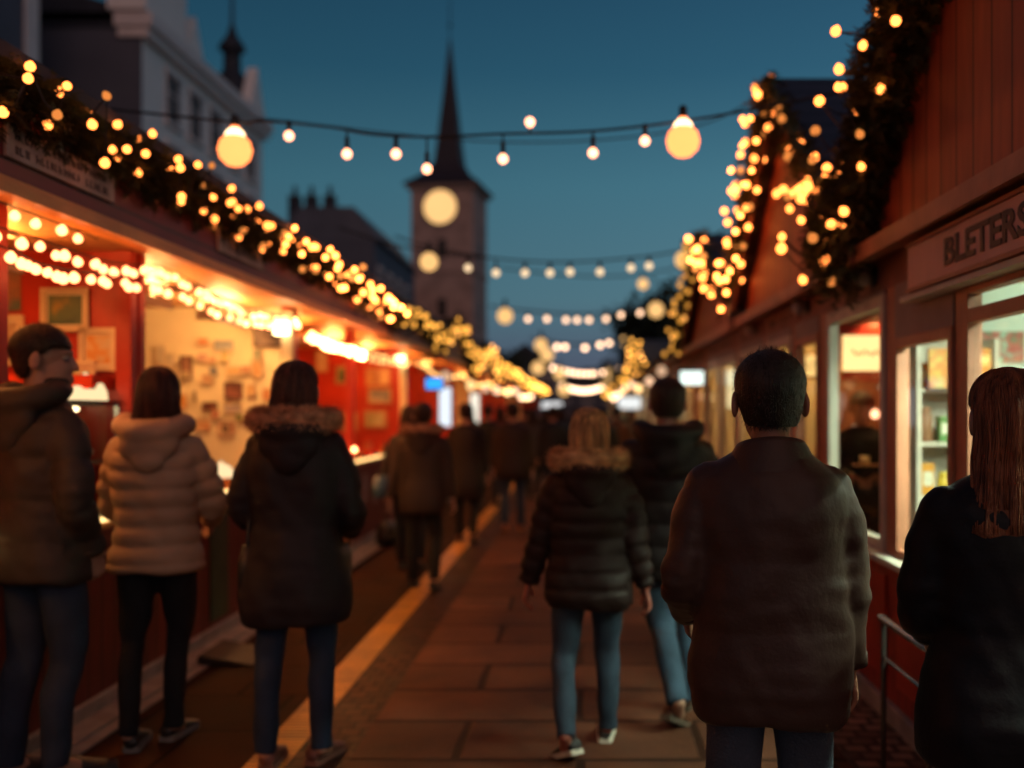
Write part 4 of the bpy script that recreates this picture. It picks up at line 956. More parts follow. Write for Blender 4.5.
rows = ['lowest', 'second', 'third', 'fourth', 'top']
for r_, z in enumerate(zs):
    for i in range(4):
        c, nm = rc[(i*3+r_*2) % 7]
        if r_ == 4: c, nm = rc[0] if i % 2 else rc[4]
        kd = 'jar' if (i+r_) % 3 == 0 else 'packet'
        packet('%s %s, %s from the left on the %s shelf of the narrow unit' % (nm, kd, wn[i], rows[r_]), 1.955+i*.103, 5.63, .05+z+.0205, .075, .08, random.uniform(.12, .2), c, kd)
for r_, z in enumerate([.5, .9, 1.3]):
    for i in range(6):
        c, nm = rc[(i*2+r_*3) % 7]
        packet('%s packet, %s from the left on the %s shelf of the wide unit' % (nm, wn[i], rows[r_]), 2.58+i*.145, 5.62, .05+z+.0205, .10, .09, random.uniform(.12, .24), c)
yb = MB().box(-.17, .17, 0, .03, -.11, .11).build('poster', picture_mat('yellow_food_poster', [(.62, .42, .08), (.65, .2, .03), (.7, .5, .12)], 16, 3.), None, loc=(2.10, 5.50, 1.78)); tag(yb, 'yellow and orange poster over the narrow shelf unit', 'poster')
tag(MB().box(-.14, .14, 0, .02, -.09, .09).build('poster', picture_mat('green_red_poster', [(.08, .2, .12), (.4, .1, .08), (.3, .5, .38)], 12, 6.), None, loc=(2.46, 5.82, 1.92)), 'small green and red poster on the pale wall of the nearest right hut', 'poster')
# lit box sign and lamps in the vendor's bay
def sign_box(label, c, w_, h, d, face, em, frame, rows=1, seed=1, rz=0, txt=True, group=None):
    t = thing('light_box_sign', label, 'sign', c, rz, group)
    MB().box(-w_/2, w_/2, 0, d, -h/2, h/2).build('housing', frame, t, bevel=.006)
    e_ = .075 if w_ == .50 else .02
    MB().box(-w_/2+e_, w_/2-e_*.4, -.006, -.001, -h/2+e_, h/2-e_).build('lit_face', em, t)
    if txt:
        q = scribble(-w_*.34, w_*.34, -h*.2, h*.2, rows, seed) if w_ < .5 else MB().tube([(-.11+.012*i, 0, .018*math.sin(i*1.9)+.008*math.cos(i*.8)) for i in range(18)], .0045, 6, seg=68)
        q.xform(Matrix.Translation((0, -.010, 0))); q.build('lettering', mat('orange_lettering', (.5, .16, .05), .5, .1, 9, 0), t)
    return t
sign_box('red framed glowing cream box sign hanging inside the vendor window', (2.02, 7.0, 1.95), .50, .40, .08, None, emis('cream_sign_face', (1., .56, .22), 2.4, .12, 4), mat('red_sign_frame', (.45, .03, .015), .4, .1, 5, .03), 1, 4)
sign_box('glowing amber box sign in the window of the second right hut', (1.98, 8.55, 1.93), .30, .22, .06, None, emis('amber_sign_face', (1., .55, .18), 1.8, .1, 4), M_BROWN, 2, 6)
for i, (x, y, z, r_, lb) in enumerate(((2.09, 7.05, 1.52, .032, 'brightest bare bulb beside the vendor head'), (2.17, 6.9, 1.60, .028, 'pinkish bare bulb right of the brightest one in the vendor bay'), (2.25, 7.4, 1.72, .03, 'small bare bulb up behind the box sign post'), (2.10, 7.6, 1.42, .02, 'dim bulb low behind the vendor shoulder'))):
    t = thing('hanging_bulb', lb, 'lamp', (x, y, z)); MB().tube([(0, 0, .05), (0, 0, 2.29-z)], .003, 5, seg=2, ends=False).build('flex', M_CABLE, t); bulb(t, (0, 0, 0), r_, 'cream' if i < 1 else 'pink', y, 'bulb', (0, 0, 0))
sign_box('small cream glow panel added inside the window of the third right hut', (1.72, 11.6, 1.80), .26, .5, .06, None, emis('pale_cream_sign', (1., .74, .38), 1.2, .1, 4), M_WHITEF, txt=False)  # glowing panel added to make this window brighter, not a known sign
sign_box('tall cream glow panel added in the window of the fourth right hut', (1.80, 16.2, 1.75), .40, .7, .06, None, emis('cream_window_glow_b', (1., .70, .36), 1.0, .1, 4), M_WHITEF, txt=False)  # another added glow panel, lifting the brightness of the window
# hanging signs down the street
SG = 'lit signs hanging over the far stalls'
sign_box('small bright blue lit sign on the left past the third stall', (-2.16, 14.7, 1.94), .27, .20, .06, None, emis('blue_sign_face', (.03, .34, .95), 1.5), M_BLACK, txt=False, group=SG)
sign_box('tall narrow white lit sign under the fourth left stall', (-2.16, 15.9, 1.60), .22, .66, .06, None, emis('cold_white_sign', (.85, .92, 1.), 1.1), M_BLACK, txt=False, group=SG)
sign_box('second tall white lit sign on the left, dimmer and farther', (-2.12, 20.0, 1.55), .2, .7, .06, None, emis('pale_white_sign', (1., .92, .75), 1.1), M_BLACK, txt=False, group=SG)
sign_box('distant white lit sign at the end of the left stalls', (-1.75, 62., 1.75), 1.3, .62, .1, None, emis('far_white_sign', (.95, .95, .95), 1.), M_BLACK, txt=False, group=SG)
sign_box('white lit projecting sign on the right behind the man in the black hooded jacket', (1.32, 11.8, 1.93), .30, .20, .06, None, emis('cold_white_sign_b', (.85, 1., .92), 1.5), M_BLACK, txt=False, group=SG)
sign_box('smaller white lit projecting sign farther down the right huts', (1.26, 25.5, 1.73), .60, .34, .06, None, emis('cold_white_sign_c', (.95, .97, .95), 1.0), M_BLACK, txt=False, group=SG)

# ---- garlands on the right
GR = 'lit garlands on the right gables'
def rake(ay, az, half, z0=2.42, far_side=True, x=1.33, ext=1.08, sag=0.):
    n = 8; sg = 1 if far_side else -1
    return [(x, ay+sg*half*ext*i/n, az-(az-z0)*ext*i/n - sag*math.sin(math.pi*i/n)) for i in range(n+1)]
garland('fir_garland', 'thick fir garland with gold bulbs down the nearest right gable edge', rake(3.3, 4.06, 2.0, x=1.38, ext=1.05), 44, .18, 1500, .05, droop=.2, group=GR, rad=.022, side=-1.)
garland('fir_garland', 'fir garland on the camera side of the nearest right gable', rake(3.3, 4.06, 2.0, x=1.38, far_side=False), 26, .2, 900, .05, droop=.2, group=GR, rad=.026, side=-1.)
garland('light_garland', 'dense gold lights falling down the far edge of the second right gable', rake(7.05, 3.86, 1.7, 2.70, ext=1.05), 58, .12, 170, .06, droop=.12, group=GR, rad=.024, side=-.4)
garland('light_garland', 'gold lights down the near edge of the second right gable', rake(7.05, 3.86, 1.7, 2.65, far_side=False), 18, .09, 120, .06, droop=.05, group=GR, rad=.026, side=-.4)
garland('light_garland', 'loose strand of gold lights looped low between the first two right gables', [(1.30, 6.5, 3.02), (1.30, 6.2, 2.88), (1.30, 5.8, 2.80), (1.30, 5.4, 2.78), (1.30, 5.0, 2.75)], 16, .06, 0, .05, droop=.03, group=GR, rad=.026)
garland('fir_garland', 'bushy fir tuft with a few bulbs at the foot of the nearest right gable', [(1.34, 4.9, 2.68), (1.34, 5.15, 2.55), (1.34, 5.4, 2.45)], 8, .18, 1500, .05, droop=.22, group=GR, rad=.026, side=-.5)
garland('light_garland', 'dense gold lights down the far edge of the third right gable', rake(11.2, 3.50, 2.5, 2.45, ext=1.05), 42, .13, 60, .07, droop=.12, group=GR, rad=.03, side=-.4)
garland('light_garland', 'gold lights down the near edge of the third right gable', rake(11.2, 3.50, 2.0, 2.65, far_side=False), 26, .14, 60, .07, droop=.15, group=GR, rad=.03, side=-.4)
garland('light_garland', 'gold lights on the low gable of the fifth right hut, camera side', rake(24.3, 3.2, 2.4, 2.5, far_side=False), 32, .16, 30, .09, droop=.2, group=GR, rad=.036)
garland('light_garland', 'gold lights on the low gable of the fifth right hut, far side', rake(24.3, 3.2, 3.2, 2.4, far_side=True), 32, .16, 30, .09, droop=.2, group=GR, rad=.038)
garland('light_garland', 'gold lights along the eaves of the far right huts', [(1.35, 30+3*i, 2.45+.08*math.sin(i*1.7)) for i in range(9)], 40, .16, 20, .1, droop=.15, group=GR, rad=.05)

# ---- strings across the street
SS = 'bulb strings hung across the street'
def overhead(label, p0, p1, xs, Y, zc, rad, kind, big=(), sag=.12, bigr=.1, drop=.09, wire=.011, extra=()):
    g = thing('string_light', label, 'string lights', (0, Y, zc), 0, SS)
    def zz(x):
        u = (x-p0[0])/(p1[0]-p0[0]); base = p0[2]*(1-u)+p1[2]*u; return base-zc-sag*4*u*(1-u)
    def yy(x): u = (x-p0[0])/(p1[0]-p0[0]); return p0[1]*(1-u)+p1[1]*u-Y
    pts = [(p0[0]+(p1[0]-p0[0])*i/16, yy(p0[0]+(p1[0]-p0[0])*i/16), zz(p0[0]+(p1[0]-p0[0])*i/16)) for i in range(17)]
    MB().tube(pts, wire, 6, seg=32, ends=False).build('wire', M_CABLE, g, True)
    for x in xs:
        d = drop*random.uniform(.5, 1.5); y = yy(x); z = zz(x)
        s_ = MB().tube([(x, y, z+.01), (x, y, z-d)], .006, 6, seg=2, ends=False).tube([(x, y, z-d+.0), (x, y, z-d-.045)], .0155*max(1, rad/.03), 10, seg=2).build('socket', M_CABLE, g, True)
        bulb(g, (x, y, z-d-.045-rad*1.1), rad, kind, Y, 'bulb', (0, 0, 0))
    for x in big:
        y = yy(x); z = zz(x)
        MB().tube([(x, y, z+.01), (x, y, z-.075)], .024*bigr/.11, 12, seg=3).build('globe_socket', M_CABLE, g, True)
        gm = bulb_mesh(bigr, 'cream', Y)
        c0 = emis('globe_glass_%d' % int(Y), (1., .60, .24), 1.12*min(3, 1/min(1., (px_r(bigr, Y)/max(px_r(bigr, Y), blur_r(Y)))**2)), .08, 9)
        q = MB().lathe([(bigr*.28, bigr*1.55), (bigr*.42, bigr*1.2), (bigr*.52, bigr*.9), (bigr*.88, bigr*.5), (bigr, 0), (bigr*.87, -bigr*.5), (bigr*.5, -bigr*.87), (bigr*.04, -bigr)], (x, y, z-.05-bigr*1.55), n=24)
        o = q.build('globe', c0, g, True)
        MB().ball((x, y, z-.05-bigr*.72), bigr*.50, 16, 10).build('filament_bulb', emis('globe_core', (1., .86, .58), 2.2), o, True)
    return g
def X(px, Y): return (px-VX)*Y/F
def Z(py, Y): return HC-(py-VY)*Y/F
Y1 = 6.1
overhead('nearest string across the street, eight small bulbs between two big globes', (X(120, Y1), Y1, Z(118, Y1)), (X(775, Y1)+.55, 7.75, 4.1-.02), [X(p, Y1) for p in (289, 347, 396, 427, 503, 593, 645)], Y1, Z(125, Y1), .031, 'cream', [X(235, Y1), X(683, Y1)], .0, .100, .07, .010) if False else None
def string_px(label, Y, wire_px, bulbs, globes, rad, kind, wire=.008, bigr=.1, bk='cream', group=SS):
    """wire through points measured on the photo, all in the plane across the street at distance Y; bulbs hang on short leads"""
    g = thing('string_light', label, 'string lights', (0, Y, Z(wire_px[len(wire_px)//2][1], Y)), 0, group); z0 = g.location.z
    wp = [(X(a, Y), 0, Z(b, Y)-z0) for a, b in wire_px]
    P = catmull(wp, 40); MB().tube(wp, wire, 6, seg=40, ends=False).build('wire', M_CABLE, g, True)
    def wz(x): return float(np.interp(x, [p[0] for p in P], [p[2] for p in P]))
    for a, b in bulbs:
        x = X(a, Y); zb = Z(b, Y)-z0; zt = wz(x)
        up = zb > zt
        if up: MB().tube([(x, 0, zt), (x, 0, zb-rad*1.2)], wire*.8, 6, seg=2).build('socket', M_CABLE, g, True); bulb(g, (x, 0, zb), rad, kind, Y, 'bulb', (math.pi, 0, 0)); continue
        zs_ = zb+rad*1.2; s = MB()
        if zt-zs_ > .05: s.tube([(x, 0, zt), (x, 0, zs_+.03)], wire*.7, 6, seg=2, ends=False)
        s.tube([(x, 0, min(zt, zs_+.055)+.004), (x, 0, zs_)], rad*.5, 10, seg=2); s.build('socket', M_CABLE, g, True)
        bulb(g, (x, 0, zb), rad, kind, Y, 'bulb', (0, 0, 0))
    for a, b in globes:
        x = X(a, Y); zb = Z(b, Y)-z0; zt = wz(x); r = bigr
        MB().tube([(x, 0, max(zt, zb+r*1.9)), (x, 0, zb+r*1.35)], r*.25, 12, seg=3).build('globe_socket', M_CABLE, g, True)
        rp_ = px_r(r, Y); cv = min(1., (rp_/max(rp_, blur_r(Y)))**2)
        q = MB().lathe(([(r*.24, r*1.42), (r*.30, r*1.2), (r*.42, r*.95)] if Y < 10 else [(r*.2, r*1.0), (r*.5, r*.87)])+[(r*.86, r*.52), (r, 0), (r*.87, -r*.5), (r*.5, -r*.87), (r*.04, -r)], (x, 0, zb), n=24)
        o = q.build('globe', emis('globe_glass_%d' % int(Y), (1., .22, .06), 3.4, .06, 9) if Y < 10 else emis('globe_glass_far_%d' % int(Y), (1., .56, .20), 1.15/cv, .08, 9), g, True)
        if Y < 10: MB().ball((x, -r*.0, zb+r*.74), r*.60, 18, 12).build('lit_core', emis('globe_core', (1., .62, .34), 4.), o, True)
    return g
string_px('nearest string across the street, eight small bulbs between two big globes', 6.1, [(100, 108), (235, 122), (265, 121), (330, 127), (370, 134), (427, 137), (500, 134), (593, 131), (683, 121), (760, 108), (860, 88)],
    [(289, 136), (347, 154), (396, 154), (427, 169), (503, 159), (593, 153), (645, 141), (530, 122)], [(235, 150), (683, 141)], .029, 'cream', .0085, .103)
string_px('second string across the street, with a globe at each end', 13.4, [(395, 236), (430, 247), (500, 259), (570, 262), (640, 257), (684, 250), (740, 238)],
    [(468, 268), (496, 273), (525, 273), (550, 273), (570, 272), (600, 272), (631, 268), (649, 266)], [(429, 262), (684, 260)], .048, 'cream', .012, .125)
string_px('third string across the street, rosier bulbs', 24., [(490, 306), (530, 311), (580, 314), (630, 310), (672, 303)],
    [(528, 319), (547, 319), (566, 320), (577, 320), (589, 320), (606, 319), (621, 315), (640, 313)], [(505, 316), (656, 310)], .06, 'pink', .02, .19)
string_px('single pale globe hung between the second and third strings', 28., [(500, 268), (580, 276), (643, 274), (700, 262)], [], [(643, 284)], .06, 'pink', .02, .15)
string_px('fourth string across the street, small and far', 36., [(530, 338), (570, 344), (600, 343), (636, 335)],
    [(557, 347), (565, 347), (585, 348), (600, 345), (609, 343)], [(541, 345), (547, 355), (627, 341), (538, 368)], .085, 'pink', .03, .24)
string_px('fifth string across the street, in the bright cluster before the far end', 50., [(545, 362), (580, 371), (622, 360)],
    [(553+5.6*i, 368+6*math.sin(math.pi*i/12)) for i in range(13)], [(560, 374), (610, 374)], .11, 'pink', .04, .3)
string_px('last string across the street, merging into one band of light', 60., [(555, 378), (585, 388), (615, 378)],
    [(562+3.4*i, 386+5*math.sin(math.pi*i/13)) for i in range(14)], [(564, 390), (607, 385)], .13, 'pink', .04, .34)
# round lamps under the far eaves
for i in range(9):
    for sd in (-1, 1):
        Yl = 15.5+i*3.4+(1.1 if sd > 0 else 0)+random.uniform(-.5, .5); zl = 2.12+random.uniform(-.12, .1)
        t = thing('eave_lamp', 'round lit lamp under the %s eaves, %s from the third %s' % ('right' if sd > 0 else 'left', wn[i], 'hut' if sd > 0 else 'stall'), 'lamp', ((1.38 if sd > 0 else -2.12), Yl, zl), 0, 'round lamps under the eaves')
        MB().tube([(0, 0, .08), (0, 0, .26)], .008, 6, seg=2).build('stem', M_CABLE, t); bulb(t, (0, 0, 0), .085, 'pink' if (i+sd) % 3 else 'farwarm2', Yl, 'globe', (0, 0, 0))
# thin bare wires
for i, (Yw, pts, lb) in enumerate(((8.2, [(255, 118), (500, 142), (680, 130), (775, 90)], 'thin bare cable strung to the second right gable'), (12.5, [(340, 228), (400, 246), (480, 258)], 'thin bare cable crossing in front of the clock tower'), (13., [(684, 252), (720, 232), (790, 190)], 'thin bare cable rising to the right above the third gable'))):
    tag(MB().tube([(X(a, Yw), Yw, Z(b, Yw)) for a, b in pts], .006 if i == 0 else .012, 6, seg=24, ends=False).build('cable', M_CABLE), lb, 'cable')

# ---- rail by the right huts
t = thing('handrail', 'bright steel handrail with posts by the nearest right hut', 'railing', (1.29, 3.65, 0))
MB().tube([(0, .0, .66), (0, .62, .66)], .015, 12, seg=2).build('rail', M_METAL, t, True)
MB().tube([(0, .02, .50), (0, .58, .50)], .007, 8, seg=2).build('mid_rail', M_METAL, t, True)
for y in (.03, .58): MB().tube([(0, y, .0), (0, y, .65)], .012, 10, seg=2).build('post', mat('dark_steel', (.12, .1, .09), .4, .2, 9, .05, metal=.8), t, True)

# ================================================================== BACKGROUND BUILDINGS
# clock tower
M_STONE = mat('tower_stone', (.50, .31, .25), .85, .25, .8, .3, 6)
TY = 88.; tx = X(450, TY)
t = thing('clock_tower', 'tall stone clock tower with a steep dark spire and glowing clock face', 'tower', (tx, TY, 0), R(-7))
hw = 2.72
MB().box(-hw, hw, -hw, hw, 0, 20.9).build('shaft', M_STONE, t)
for z in (7., 13.3): MB().box(-hw-.12, hw+.12, -hw-.12, hw+.12, z, z+.28).build('string_course', M_STONE, t)
MB().box(-hw-.35, hw+.35, -hw-.35, hw+.35, 20.6, 20.94).build('cornice', M_STONE, t)
def sq(z, h): return [np.array([(-h, -h, z), (h, -h, z), (h, h, z), (-h, h, z)], float)]
mb = MB(); rg = []
for z, h in ((20.95, 3.35), (21.1, 3.2), (21.7, 2.4), (22.4, 1.65), (23.3, 1.15), (25, .95), (30, .45), (34.3, .07)): rg += sq(z, h)
mb.loft(rg); mb.build('spire', mat('spire_slate', (.045, .03, .035), .6, .3, 2, .2, 9), t)
f = MB().tube([(0, 0, 34.2), (0, 0, 37.8)], .045, 6, seg=2).build('finial', M_BLACK, t); MB().ball((0, 0, 35.6), .16, 10, 8).build('finial_ball', M_BLACK, f)
def clock(M):
    q = MB(); A = np.arange(32)*2*math.pi/32
    q.loft([np.stack([1.45*np.cos(A), np.full(32, y), 1.45*np.sin(A)], 1) for y in (-.10, .05)]); q.xform(M); o = q.build('clock_face', emis('lit_clock_face', (1., .58, .22), 1.15, .06, .8), t)
    r_ = MB(); r_.loft([np.stack([r2*np.cos(A), np.full(32, y), r2*np.sin(A)], 1) for r2, y in ((1.46, -.14), (1.66, -.14), (1.66, .04), (1.46, .04))], False); r_.xform(M); r_.build('clock_rim', M_STONE, o)
clock(Matrix.Translation((-.15, -hw-.02, 18.95-0.)))
for z in (9.5, 14.6):
    for a in (0, 1):
        M = Matrix.Rotation(R(90*a), 4, 'Z'); q = MB(); q.box(-.35, .35, -hw-.02, -hw+.1, z, z+1.6).xform(M); q.build('louvre_window', M_BLACK, t)

M_FAC = mat('white_stucco', (.97, .84, .76), .85, .04, .7, .15, 8); M_SHADE = mat('grey_shade_stucco', (.11, .105, .13), .85, .15, .5, .15, 8)  # grey of the dark houses, also the painted shade on the white end wall
M_WIN = mat('dark_window_glass', (.012, .012, .018), .5, .3, 1, 0, spec=.1); M_TRIM = mat('stucco_trim', (.85, .70, .64), .8, .08, 2, .1); M_SLATE = mat('old_slate', (.03, .03, .04), .6, .3, 2, .2, 10)
def window_part(t, M, w_, h, trim=True):
    """window centred at origin of M, facing local -y"""
    f = MB()
    f.box(-w_/2-.08, -w_/2, -.05, .02, -h/2, h/2).box(w_/2, w_/2+.08, -.05, .02, -h/2, h/2).box(-w_/2-.16, w_/2+.16, -.12, .02, h/2, h/2+.2).box(-w_/2-.2, w_/2+.2, -.14, .02, -h/2-.14, -h/2)
    o = f.xform(M).build('window', M_TRIM, t)
    MB().box(-w_/2, w_/2, -.012, .01, -h/2, h/2).xform(M).build('pane', M_WIN, o)
    MB().box(-.035, .035, -.03, -.013, -h/2, h/2).box(-w_/2, -.036, -.03, -.013, h*.12, h*.12+.06).box(.036, w_/2, -.03, -.013, h*.12, h*.12+.06).xform(M).build('glazing_bars', M_TRIM, o)
# white town house: street facade in the plane x = -15.3, from y 35 to 48
BX = -15.4
t = thing('town_house', 'tall white corner town house with rows of dark windows, cornice and roof turret', 'building', (BX, 35., 0))
MB().box(-12., 0, 0, 13.2, 0, 15.0).build('walls', M_FAC, t)
MB().box(-12.1, -.9, -.1, 1.0, 15.003, 15.2).build('parapet', M_SLATE, t); MB().box(-.9, .45, -.25, 13.5, 15.0, 15.45).box(-.8, .28, -.15, 13.4, 14.65, 15.0).build('cornice', M_TRIM, t)
MB().box(-4.0, -.0, -.03, -.001, 0, 15.0).build('shaded_end_face', M_SHADE, t)  # thin sheet over the white end wall, its shade put into the grey
MB().prism([(-.1, 15.55), (-12, 15.55), (-8.5, 16.6), (-3.5, 16.6)], 13.2, 'y', 0).build('roof', M_SLATE, t)
E = Matrix.Rotation(R(90), 4, 'Z')
for zi, z in enumerate((5.2, 7.9, 10.55, 13.2)):
    for k in range(5):
        window_part(t, Matrix.Translation((.0, 2.6+k*2.2, z)) @ E, 1.15, 1.75)
# attic storey at the corner, pediments
MB().box(-1.1, .25, -.3, 3.3, 15.55, 18.4).build('attic_block', M_FAC, t); MB().box(-1.3, .45, -.5, 3.5, 18.4, 18.8).build('attic_cornice', M_TRIM, t)
for a, b, h in ((3.6, 5.4, 1.6), (11.0, 13.2, 2.2)):
    MB().prism([(a, 15.55), (b, 15.55), ((a+b)/2, 15.55+h)], .5, 'x', -.35).build('pediment', M_FAC, t)
tr_ = MB().lathe([(1.0, 15.6), (.95, 16.6), (.7, 17.3), (.42, 17.6), (.40, 18.5), (.62, 18.6), (.6, 18.8), (.25, 19.3), (.08, 19.9), (.03, 23.5)], (-1.1, 12.2, 0), 16).build('turret', M_SLATE, t, True)
# lower wing with a darker wall, seen side on between the tall blocks
t = thing('side_wing', 'plain dark grey wing wall left of the white town house', 'building', (-27., 35.4, 0))
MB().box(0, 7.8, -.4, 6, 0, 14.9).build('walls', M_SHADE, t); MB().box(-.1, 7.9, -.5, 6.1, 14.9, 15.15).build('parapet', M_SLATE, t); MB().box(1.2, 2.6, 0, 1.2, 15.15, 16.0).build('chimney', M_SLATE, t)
t = thing('dark_block', 'dark building cut off by the left edge of the photo', 'building', (-27.1, 26., 0))
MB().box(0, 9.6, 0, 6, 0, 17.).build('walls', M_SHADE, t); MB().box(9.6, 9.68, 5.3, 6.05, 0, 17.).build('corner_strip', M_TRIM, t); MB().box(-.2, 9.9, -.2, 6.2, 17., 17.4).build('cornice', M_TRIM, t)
for k in range(3): window_part(t, Matrix.Translation((2+2.6*k, 0, 11.)), 1.1, 2.)
# old houses beyond
t = thing('old_house', 'dark house with a row of chimneys beyond the white town house', 'building', (-17.6, 58., 0))
MB().box(0, 5.6, 0, 14, 0, 11.5).build('walls', M_SHADE, t); MB().prism([(0-.3, 11.5), (5.9, 11.5), (4.4, 13.4), (1.2, 13.4)], 14, 'y', 0).build('roof', mat('pale_roof', (.12, .115, .14), .6, .2, 1, .2, 8), t)
for x in (.6, 1.6, 2.7): c = MB().box(x-.32, x+.32, 1, 1.7, 12.3, 14.3).build('chimney', M_SLATE, t); MB().tube([(x, 1.35, 14.3), (x, 1.35, 14.8)], .13, 8, seg=2).build('chimney_pot', M_SLATE, c)
for k in range(4): window_part(t, Matrix.Translation((5.6, 1.6+3*k, 9.)) @ E, 1.1, 1.8)
def small_house(label, x, y, w_, d, h, rh, m, name='old_house'):
    t = thing(name, label, 'building', (x, y, 0)); MB().box(0, w_, 0, d, 0, h).build('walls', m, t)
    MB().prism([(-.3, h), (w_+.3, h), (w_/2, h+rh)], d+.4, 'y', -.2).build('roof', M_SLATE, t)
    c = MB().box(w_*.7, w_*.7+.8, d*.3, d*.3+.8, h+.2, h+rh+.9).build('chimney', M_SLATE, t)
    for k in range(3): window_part(t, Matrix.Translation((w_*(k+.5)/3, 0, h*.72)), .9, 1.5)
    for k in range(3): window_part(t, Matrix.Translation((w_, d*(k+.5)/3, h*.72)) @ E, .9, 1.5)
small_house('dark gabled house left of the clock tower', -20.5, 75., 7., 12., 9.2, 3.4, M_SHADE)
small_house('low dark house right behind the clock tower', -9.0, 105., 6.5, 12., 6.0, 2.6, M_SHADE)
small_house('low dark house closing the end of the street', -3.2, 118., 8.2, 12., 4.6, 2.0, M_SHADE)
small_house('dark house behind the far right huts', 6.5, 70., 8., 12., 6., 3., M_SHADE)

# ---- trees
def tree(label, x, y, h, r, seed, n=2600, name='bare_tree', leaf=.22):
    rr = random.Random(seed); t = thing('tree', label, 'tree', (x, y, 0), 0, 'dark trees behind the huts')
    tr = MB(); tr.tube([(0, 0, 0), (.1, 0, h*.3), (.0, .1, h*.6), (.05, 0, h*.85)], [h*.03, h*.022, h*.014, h*.004], 10)
    tips = []
    for k in range(13):
        z0 = h*rr.uniform(.28, .72); a = rr.uniform(0, 6.28); L_ = r*rr.uniform(.5, 1.); e = Vector((math.cos(a)*L_, math.sin(a)*L_, min(h*.98, z0+L_*rr.uniform(.3, 1.))))
        tr.tube([(0, 0, z0), (e.x*.5, e.y*.5, (z0+e.z)/2-.1*L_), tuple(e)], [h*.010, h*.006, h*.002], 6, seg=6); tips.append(e); tips.append(Vector((e.x*.6, e.y*.6, (z0+e.z)/2+.2)))
    tips.append(Vector((0, 0, h*.9)))
    tr.build('trunk', mat('dark_bark', (.05, .035, .028), .9, .3, 3, .4), t, True)
    V, Fc, m = [], [], 0
    for _ in range(n):
        c = rr.choice(tips)+Vector((rr.gauss(0, 1), rr.gauss(0, 1), rr.gauss(0, .8)))*r*.2
        u = Vector((rr.gauss(0, 1), rr.gauss(0, 1), rr.gauss(0, 1))).normalized(); v = u.orthogonal().normalized(); s_ = leaf*rr.uniform(.5, 1.1)
        V += [tuple(c-u*s_), tuple(c+v*s_*.45), tuple(c+u*s_), tuple(c-v*s_*.45)]; Fc.append((m, m+1, m+2, m+3)); m += 4
    mb = MB(); mb.add(V, Fc); obj('crown', mb.mesh('crown', False), mat('dark_foliage', (.03, .04, .018), .8, .5, 2, 0), t)
tree('dark leafy tree rising behind the third right gable', 3.1, 33., 5.9, 1.9, 1)
tree('smaller dark tree beyond the far right huts', 4.2, 44., 5.6, 2.2, 2)
tree('dark tree over the middle of the left stalls, beside the tower', -7.2, 46., 5.4, 2.2, 3)
tree('low dark tree to the right of the tower foot', -6.2, 75., 6., 2.4, 4)

# ================================================================== PEOPLE
UP = R
p1 = person('man at the left edge in profile, charcoal hooded parka and dark jeans, watching the stall', (-2.235, 4.12, 0), R(-28), 1.88, coat=(.036, .026, .021), hem=.78, build=.97, hood=True, inner=(.10, .09, .09),
    legs=(.020, .030, .055), hair='short', hairc=(.016, .009, .006), head_yaw=R(-46), feet=((-.09, -.03, 0, .1), (.07, .05, 0, .3)), hands=((-.17, .10, .90), (.17, .10, .90)), elbow_out=1.0, leg_r=1.03, quilt=.17, beard=True, head_s=1.10, hv=.006, sleeve=1.05, skin=(.36, .19, .13))
p2 = person('dark haired woman in a beige quilted puffer jacket and black leggings', (-1.965, 4.62, 0), R(6), 1.73, coat=(.37, .235, .145), hem=.82, build=.95, quilt=.085, hood=(.39, .25, .16),
    legs=(.010, .010, .012), leg_r=.86, shoes=(.02, .017, .016), sole=(.16, .15, .14), hair='long', hairc=(.05, .018, .012), hair_len=.12, feet=((-.09, -.08, 0, -.1), (.07, .06, 0, .25)), hands=((-.17, .30, 1.02), (.17, .30, 1.02)), elbow_out=.5, flare=1.02, waist=1.0, sleeve=1.0, head_yaw=R(14))
p3 = person('woman in a long navy parka with brown fur hood trim, left of centre', (-1.245, 4.36, 0), R(2), 1.745, coat=(.014, .010, .013), hem=.62, build=.97, hood=True, fur=(.50, .25, .13), quilt=0,
    legs=(.014, .026, .055), leg_r=.92, shoes=(.12, .045, .035), sole=(.16, .07, .05), hair='long', hairc=(.075, .028, .018), hair_len=.02, feet=((-.11, -.05, 0, -.05), (.12, .0, 0, .3)), hands=((-.19, .24, 1.0), (.19, .24, 1.0)), elbow_out=.4, flare=1.06, waist=.97, sleeve=1.02)
p6 = person('fair haired woman walking in a black quilted jacket with tan fur hood', (.04, 4.52, 0), R(1), 1.55, coat=(.024, .012, .010), hem=.755, build=1.05, quilt=.075, hood=True, fur=(.75, .38, .17),
    legs=(.034, .052, .078), leg_r=.98, shoes=(.035, .03, .03), sole=(.62, .55, .45), hair='long', hairc=(.62, .31, .12), hair_len=.06, feet=((-.12, -.20, .09, -.45), (.10, .16, 0, .1)), hands=((-.33, .10, .80), (.30, -.03, .82)), elbow_out=.5, flare=1.0, waist=.93, skin=(.40, .13, .09), sleeve=.98, head_s=1.1)
p7 = person('man in a black hooded jacket and blue jeans, right of the fair haired woman', (.44, 5.0, 0), R(-4), 1.71, coat=(.017, .012, .012), hem=.74, build=1.12, hood=True, quilt=.11,
    legs=(.034, .058, .09), leg_r=1.05, shoes=(.12, .045, .022), sole=(.07, .045, .03), hair='short', hairc=(.02, .01, .008), feet=((.05, -.22, .10, .5), (.11, .16, 0, .2)), hands=((-.30, -.02, .80), (.30, .10, .80)), skin=(.42, .16, .10))
